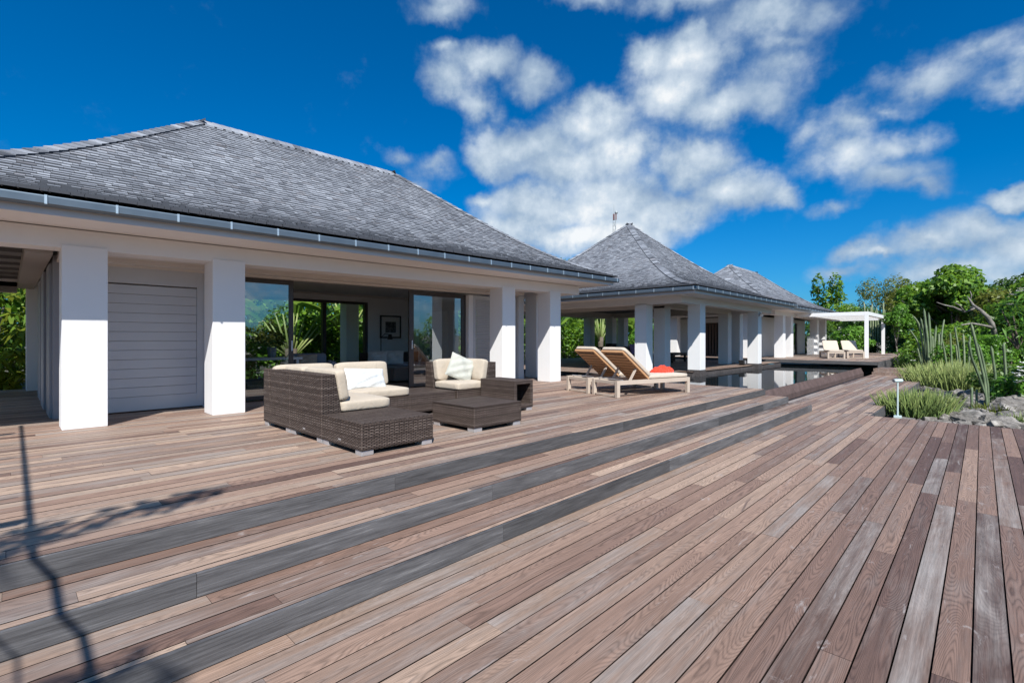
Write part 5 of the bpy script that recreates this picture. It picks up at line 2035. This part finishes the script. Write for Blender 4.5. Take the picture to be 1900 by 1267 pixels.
# left of the villa: large leaved tree in full sun
def whorl_tree(label, x, y, z0, rx, ry, rz_, zc, nw, L, w, seed):
    """branch tips each carry a whorl of long leaves"""
    rng = np.random.default_rng(seed)
    t = thing('mango_tree', label, 'tree', (x, y, z0))
    V, lv = [], []
    for i in range(nw):
        d = rng.normal(size=3)
        d /= np.linalg.norm(d)
        r = rng.uniform(.7, 1.05)
        c = np.array([d[0] * rx * r, d[1] * ry * r, zc + d[2] * rz_ * r])
        b = rng.random()
        k = rng.integers(9, 15)
        for q in range(k):
            a = q * 6.283 / k + rng.random() * .4
            el = rng.uniform(-.75, .55)
            l = L * rng.uniform(.7, 1.2)
            dr = np.array([math.cos(a) * math.cos(el), math.sin(a) * math.cos(el), math.sin(el)])
            sd_ = np.array([-math.sin(a), math.cos(a), 0])
            up_ = np.cross(dr, sd_)
            V += [c, c + dr * l * .45 + sd_ * w / 2 + up_ * .02, c + dr * l - np.array([0, 0, l * .28]), c + dr * l * .45 - sd_ * w / 2 + up_ * .02]
            lv.append(min(1, max(0, b * .75 + rng.random() * .3)))
    V = np.array(V)
    mesh_obj('crown', V, np.arange(len(V)).reshape(-1, 4), L_MANGO, t, smooth=False, lv=lv)
    m = MB()
    rr = random.Random(seed)
    m.tube([(0, 0, 0), (.1, .1, zc * .3), (0, 0, zc * .6)], [.16, .13, .10], 8)
    for i in range(12):
        e = Vector((rr.uniform(-1, 1) * rx * .8, rr.uniform(-1, 1) * ry * .8, zc + rr.uniform(-.7, .6) * rz_))
        m.tube([(0.05, .05, zc * rr.uniform(.15, .5)), Vector((e.x * .4, e.y * .4, e.z * .6)), e], [.06, .045, .02], 6)
    m.build('trunk', M_BARK, t, smooth=True)
    return t


whorl_tree('large leaved tree in full sun behind the left veranda', -.3, 19.5, -.6, 2.6, 2.0, 2.1, 2.2, 330, .42, .12, 81)
whorl_tree('second large leaved tree further left behind the veranda', -4.5, 18.5, -.6, 2.6, 2.0, 2.2, 2.3, 300, .42, .12, 82)
tree_at('dense dark tree closing the view behind the left veranda', 30, 19.5, 5.0, 1.6, 2.6, 2.6, 4200, .3, .14, L_DARK, 83, nc=20)


# behind the villa: traveller's palms and banana leaves seen through the room
def fan_palm(label, x, y, z0, h, nf, L, w, seed, az=0.0, name='fan_palm'):
    """flat fan of long stalks with paddle leaves on a thick trunk"""
    rng = np.random.default_rng(seed)
    t = thing(name, label, 'palm', (x, y, z0), az)
    V, Fc, lv = [], [], []
    m = MB()
    for i in range(nf):
        s = (i + .5) / nf * 2 - 1
        an = s * 1.15 + rng.normal() * .05
        dr = np.array([math.sin(an), rng.normal() * .08, math.cos(an)])
        base = np.array([0, 0, h])
        st = base + dr * L * .55
        m.tube([tuple(base + np.array([s * .12, 0, -.3])), tuple(st)], [.05, .028], 6)
        sd_ = np.array([0.25, 1, 0.1]) if i % 2 else np.array([-.25, 1, .1])
        sd_ = sd_ - dr * (sd_ @ dr)
        sd_ /= np.linalg.norm(sd_)
        o = len(V)
        b = rng.random()
        K = 9
        for j in range(K + 1):
            q = j / K
            c = st + dr * L * .65 * q + np.array([math.sin(an) * .5, 0, -.45]) * q * q * L * .35
            ww = w * (math.sin(math.pi * (q * .86 + .1)) ** .6)
            tip = rng.normal() * .03
            V += [c + sd_ * ww + np.array([0, 0, -.18 * ww + tip]), c, c - sd_ * ww + np.array([0, 0, -.18 * ww - tip])]
        for j in range(K):
            for q in range(2):
                Fc.append((o + j * 3 + q, o + j * 3 + q + 1, o + (j + 1) * 3 + q + 1, o + (j + 1) * 3 + q))
                lv.append(min(1, b * .6 + rng.random() * .4))
    mesh_obj('leaf_blades', np.array(V), np.array(Fc), L_PALM, t, smooth=False, lv=lv)
    m.build('leaf_stalk', M_STALK, t, smooth=True)
    m = MB()
    m.tube([(0, 0, 0), (0, 0, h * .6), (0, 0, h)], [.20, .19, .22], 10)
    m.build('trunk', M_BARKD, t, smooth=True)
    return t


M_STALK = leaf_material('pale_stalk', (0.20, 0.26, 0.08), (0.36, 0.42, 0.16), (0.52, 0.54, 0.26), 0.1)
fan_palm('fan shaped palm with pale stalks seen through the back doors', 9.25, 17.9, -.5, 2.1, 15, 2.2, .30, 91, .25)
fan_palm('broad leaved palm at the left of the back doors', 7.3, 18.4, -.5, 1.3, 11, 2.4, .42, 92, -.3)
fan_palm('broad leaved palm behind the right end of the villa', 12.0, 18.6, -.5, 2.2, 13, 2.4, .34, 93, .5)
fan_palm('fan palm left of the middle pavilion', 24.5, 20.3, -.5, 1.6, 13, 2.6, .30, 94, .2)
fan_palm('fan palm behind the dining table of the middle pavilion', 30.5, 20.3, -.5, 1.8, 13, 2.8, .32, 95, .1)
fan_palm('fan palm between the middle and the far house', 36.0, 20.8, -.5, 1.8, 12, 2.6, .32, 96, .5)
shrub('dense shrub below the palms behind the villa', 0, 0, -.5, 3.2, 1.3, 3.4, 5200, .26, .12, L_BROAD, 97, nc=22).location = (8.6, 20.3, -.5)
shrub('dark dense shrub behind the left part of the villa', 0, 0, -.5, 3.0, 1.3, 3.0, 3800, .26, .12, L_DARK, 98, nc=18).location = (3.6, 19.5, -.5)
shrub('dark leafy shrub beside the middle pavilion columns', 0, 0, -.5, 1.5, 1.3, 3.0, 2800, .22, .1, L_DARK, 99, nc=14).location = (22.0, 19.3, -.5)
shrub('tall hedge like shrub behind the middle pavilion', 0, 0, -.5, 5.5, 1.5, 3.6, 5600, .3, .13, L_BROAD, 100, nc=26).location = (30.5, 23.5, -.5)
shrub('bright shrub behind the right columns of the pavilion', 0, 0, -.5, 1.6, 1.0, 2.2, 1800, .24, .1, L_FRANGI, 101, nc=10).location = (34.2, 19.2, -.5)
shrub('dark shrub behind the far end of the villa deck', 0, 0, -.5, 2.6, 1.3, 3.4, 3600, .26, .12, L_DARK, 102, nc=16).location = (12.6, 21.0, -.5)

for i, (x, y, lm, lab) in enumerate(((38.5, 24.0, L_DARK, 'dark tall shrub behind the left wall of the far house'), (37.8, 19.2, L_BROAD, 'green tall shrub rising behind the far house'), (26.0, 24.5, L_DARK, 'dark tall shrub seen past the right end of the villa'),
                                   (18.5, 25.0, L_BROAD, 'green tall shrub behind the gap between villa and pavilion'), (5.5, 23.0, L_DARK, 'dark tall shrub closing the view through the back doors'),
                                   (11.5, 24.0, L_BROAD, 'green tall shrub behind the right half of the villa'), (-1.0, 25.0, L_BROAD, 'green tall shrub behind the left half of the villa'))):
    shrub(lab, 0, 0, -.5, 4.2, 1.6, 5.6, 5600, .32, .16, lm, 110 + i, nc=26).location = (x, y, -.5)

# garden on the sea side, behind the viewer: it is what the glass doors mirror
for i, (x, y, s) in enumerate(((7.5, -13, 1.0), (10.5, -12, .85), (13.5, -14, 1.1), (17, -13, 1.0), (4.0, -14, .9), (20.5, -15, 1.1), (24, -13, 1.0), (0, -15, 1.0))):
    rng = np.random.default_rng(200 + i)
    cl = make_clumps(rng, 2.3 * s, 1.8 * s, 1.9 * s, .2, 14, .4)
    add_tree('seaside_tree', 'leafy tree on the seaward side mirrored in the glass doors', 'tree', (x, y, -.9), cl, 2400, .3, .13, (L_BROAD, L_OLIVE, L_DARK)[i % 3], M_BARK,
             [(0, 0, 0), (.1, 0, 1), (0, .1, 2.2)], 200 + i, 5, .12, group='trees on the seaward side')
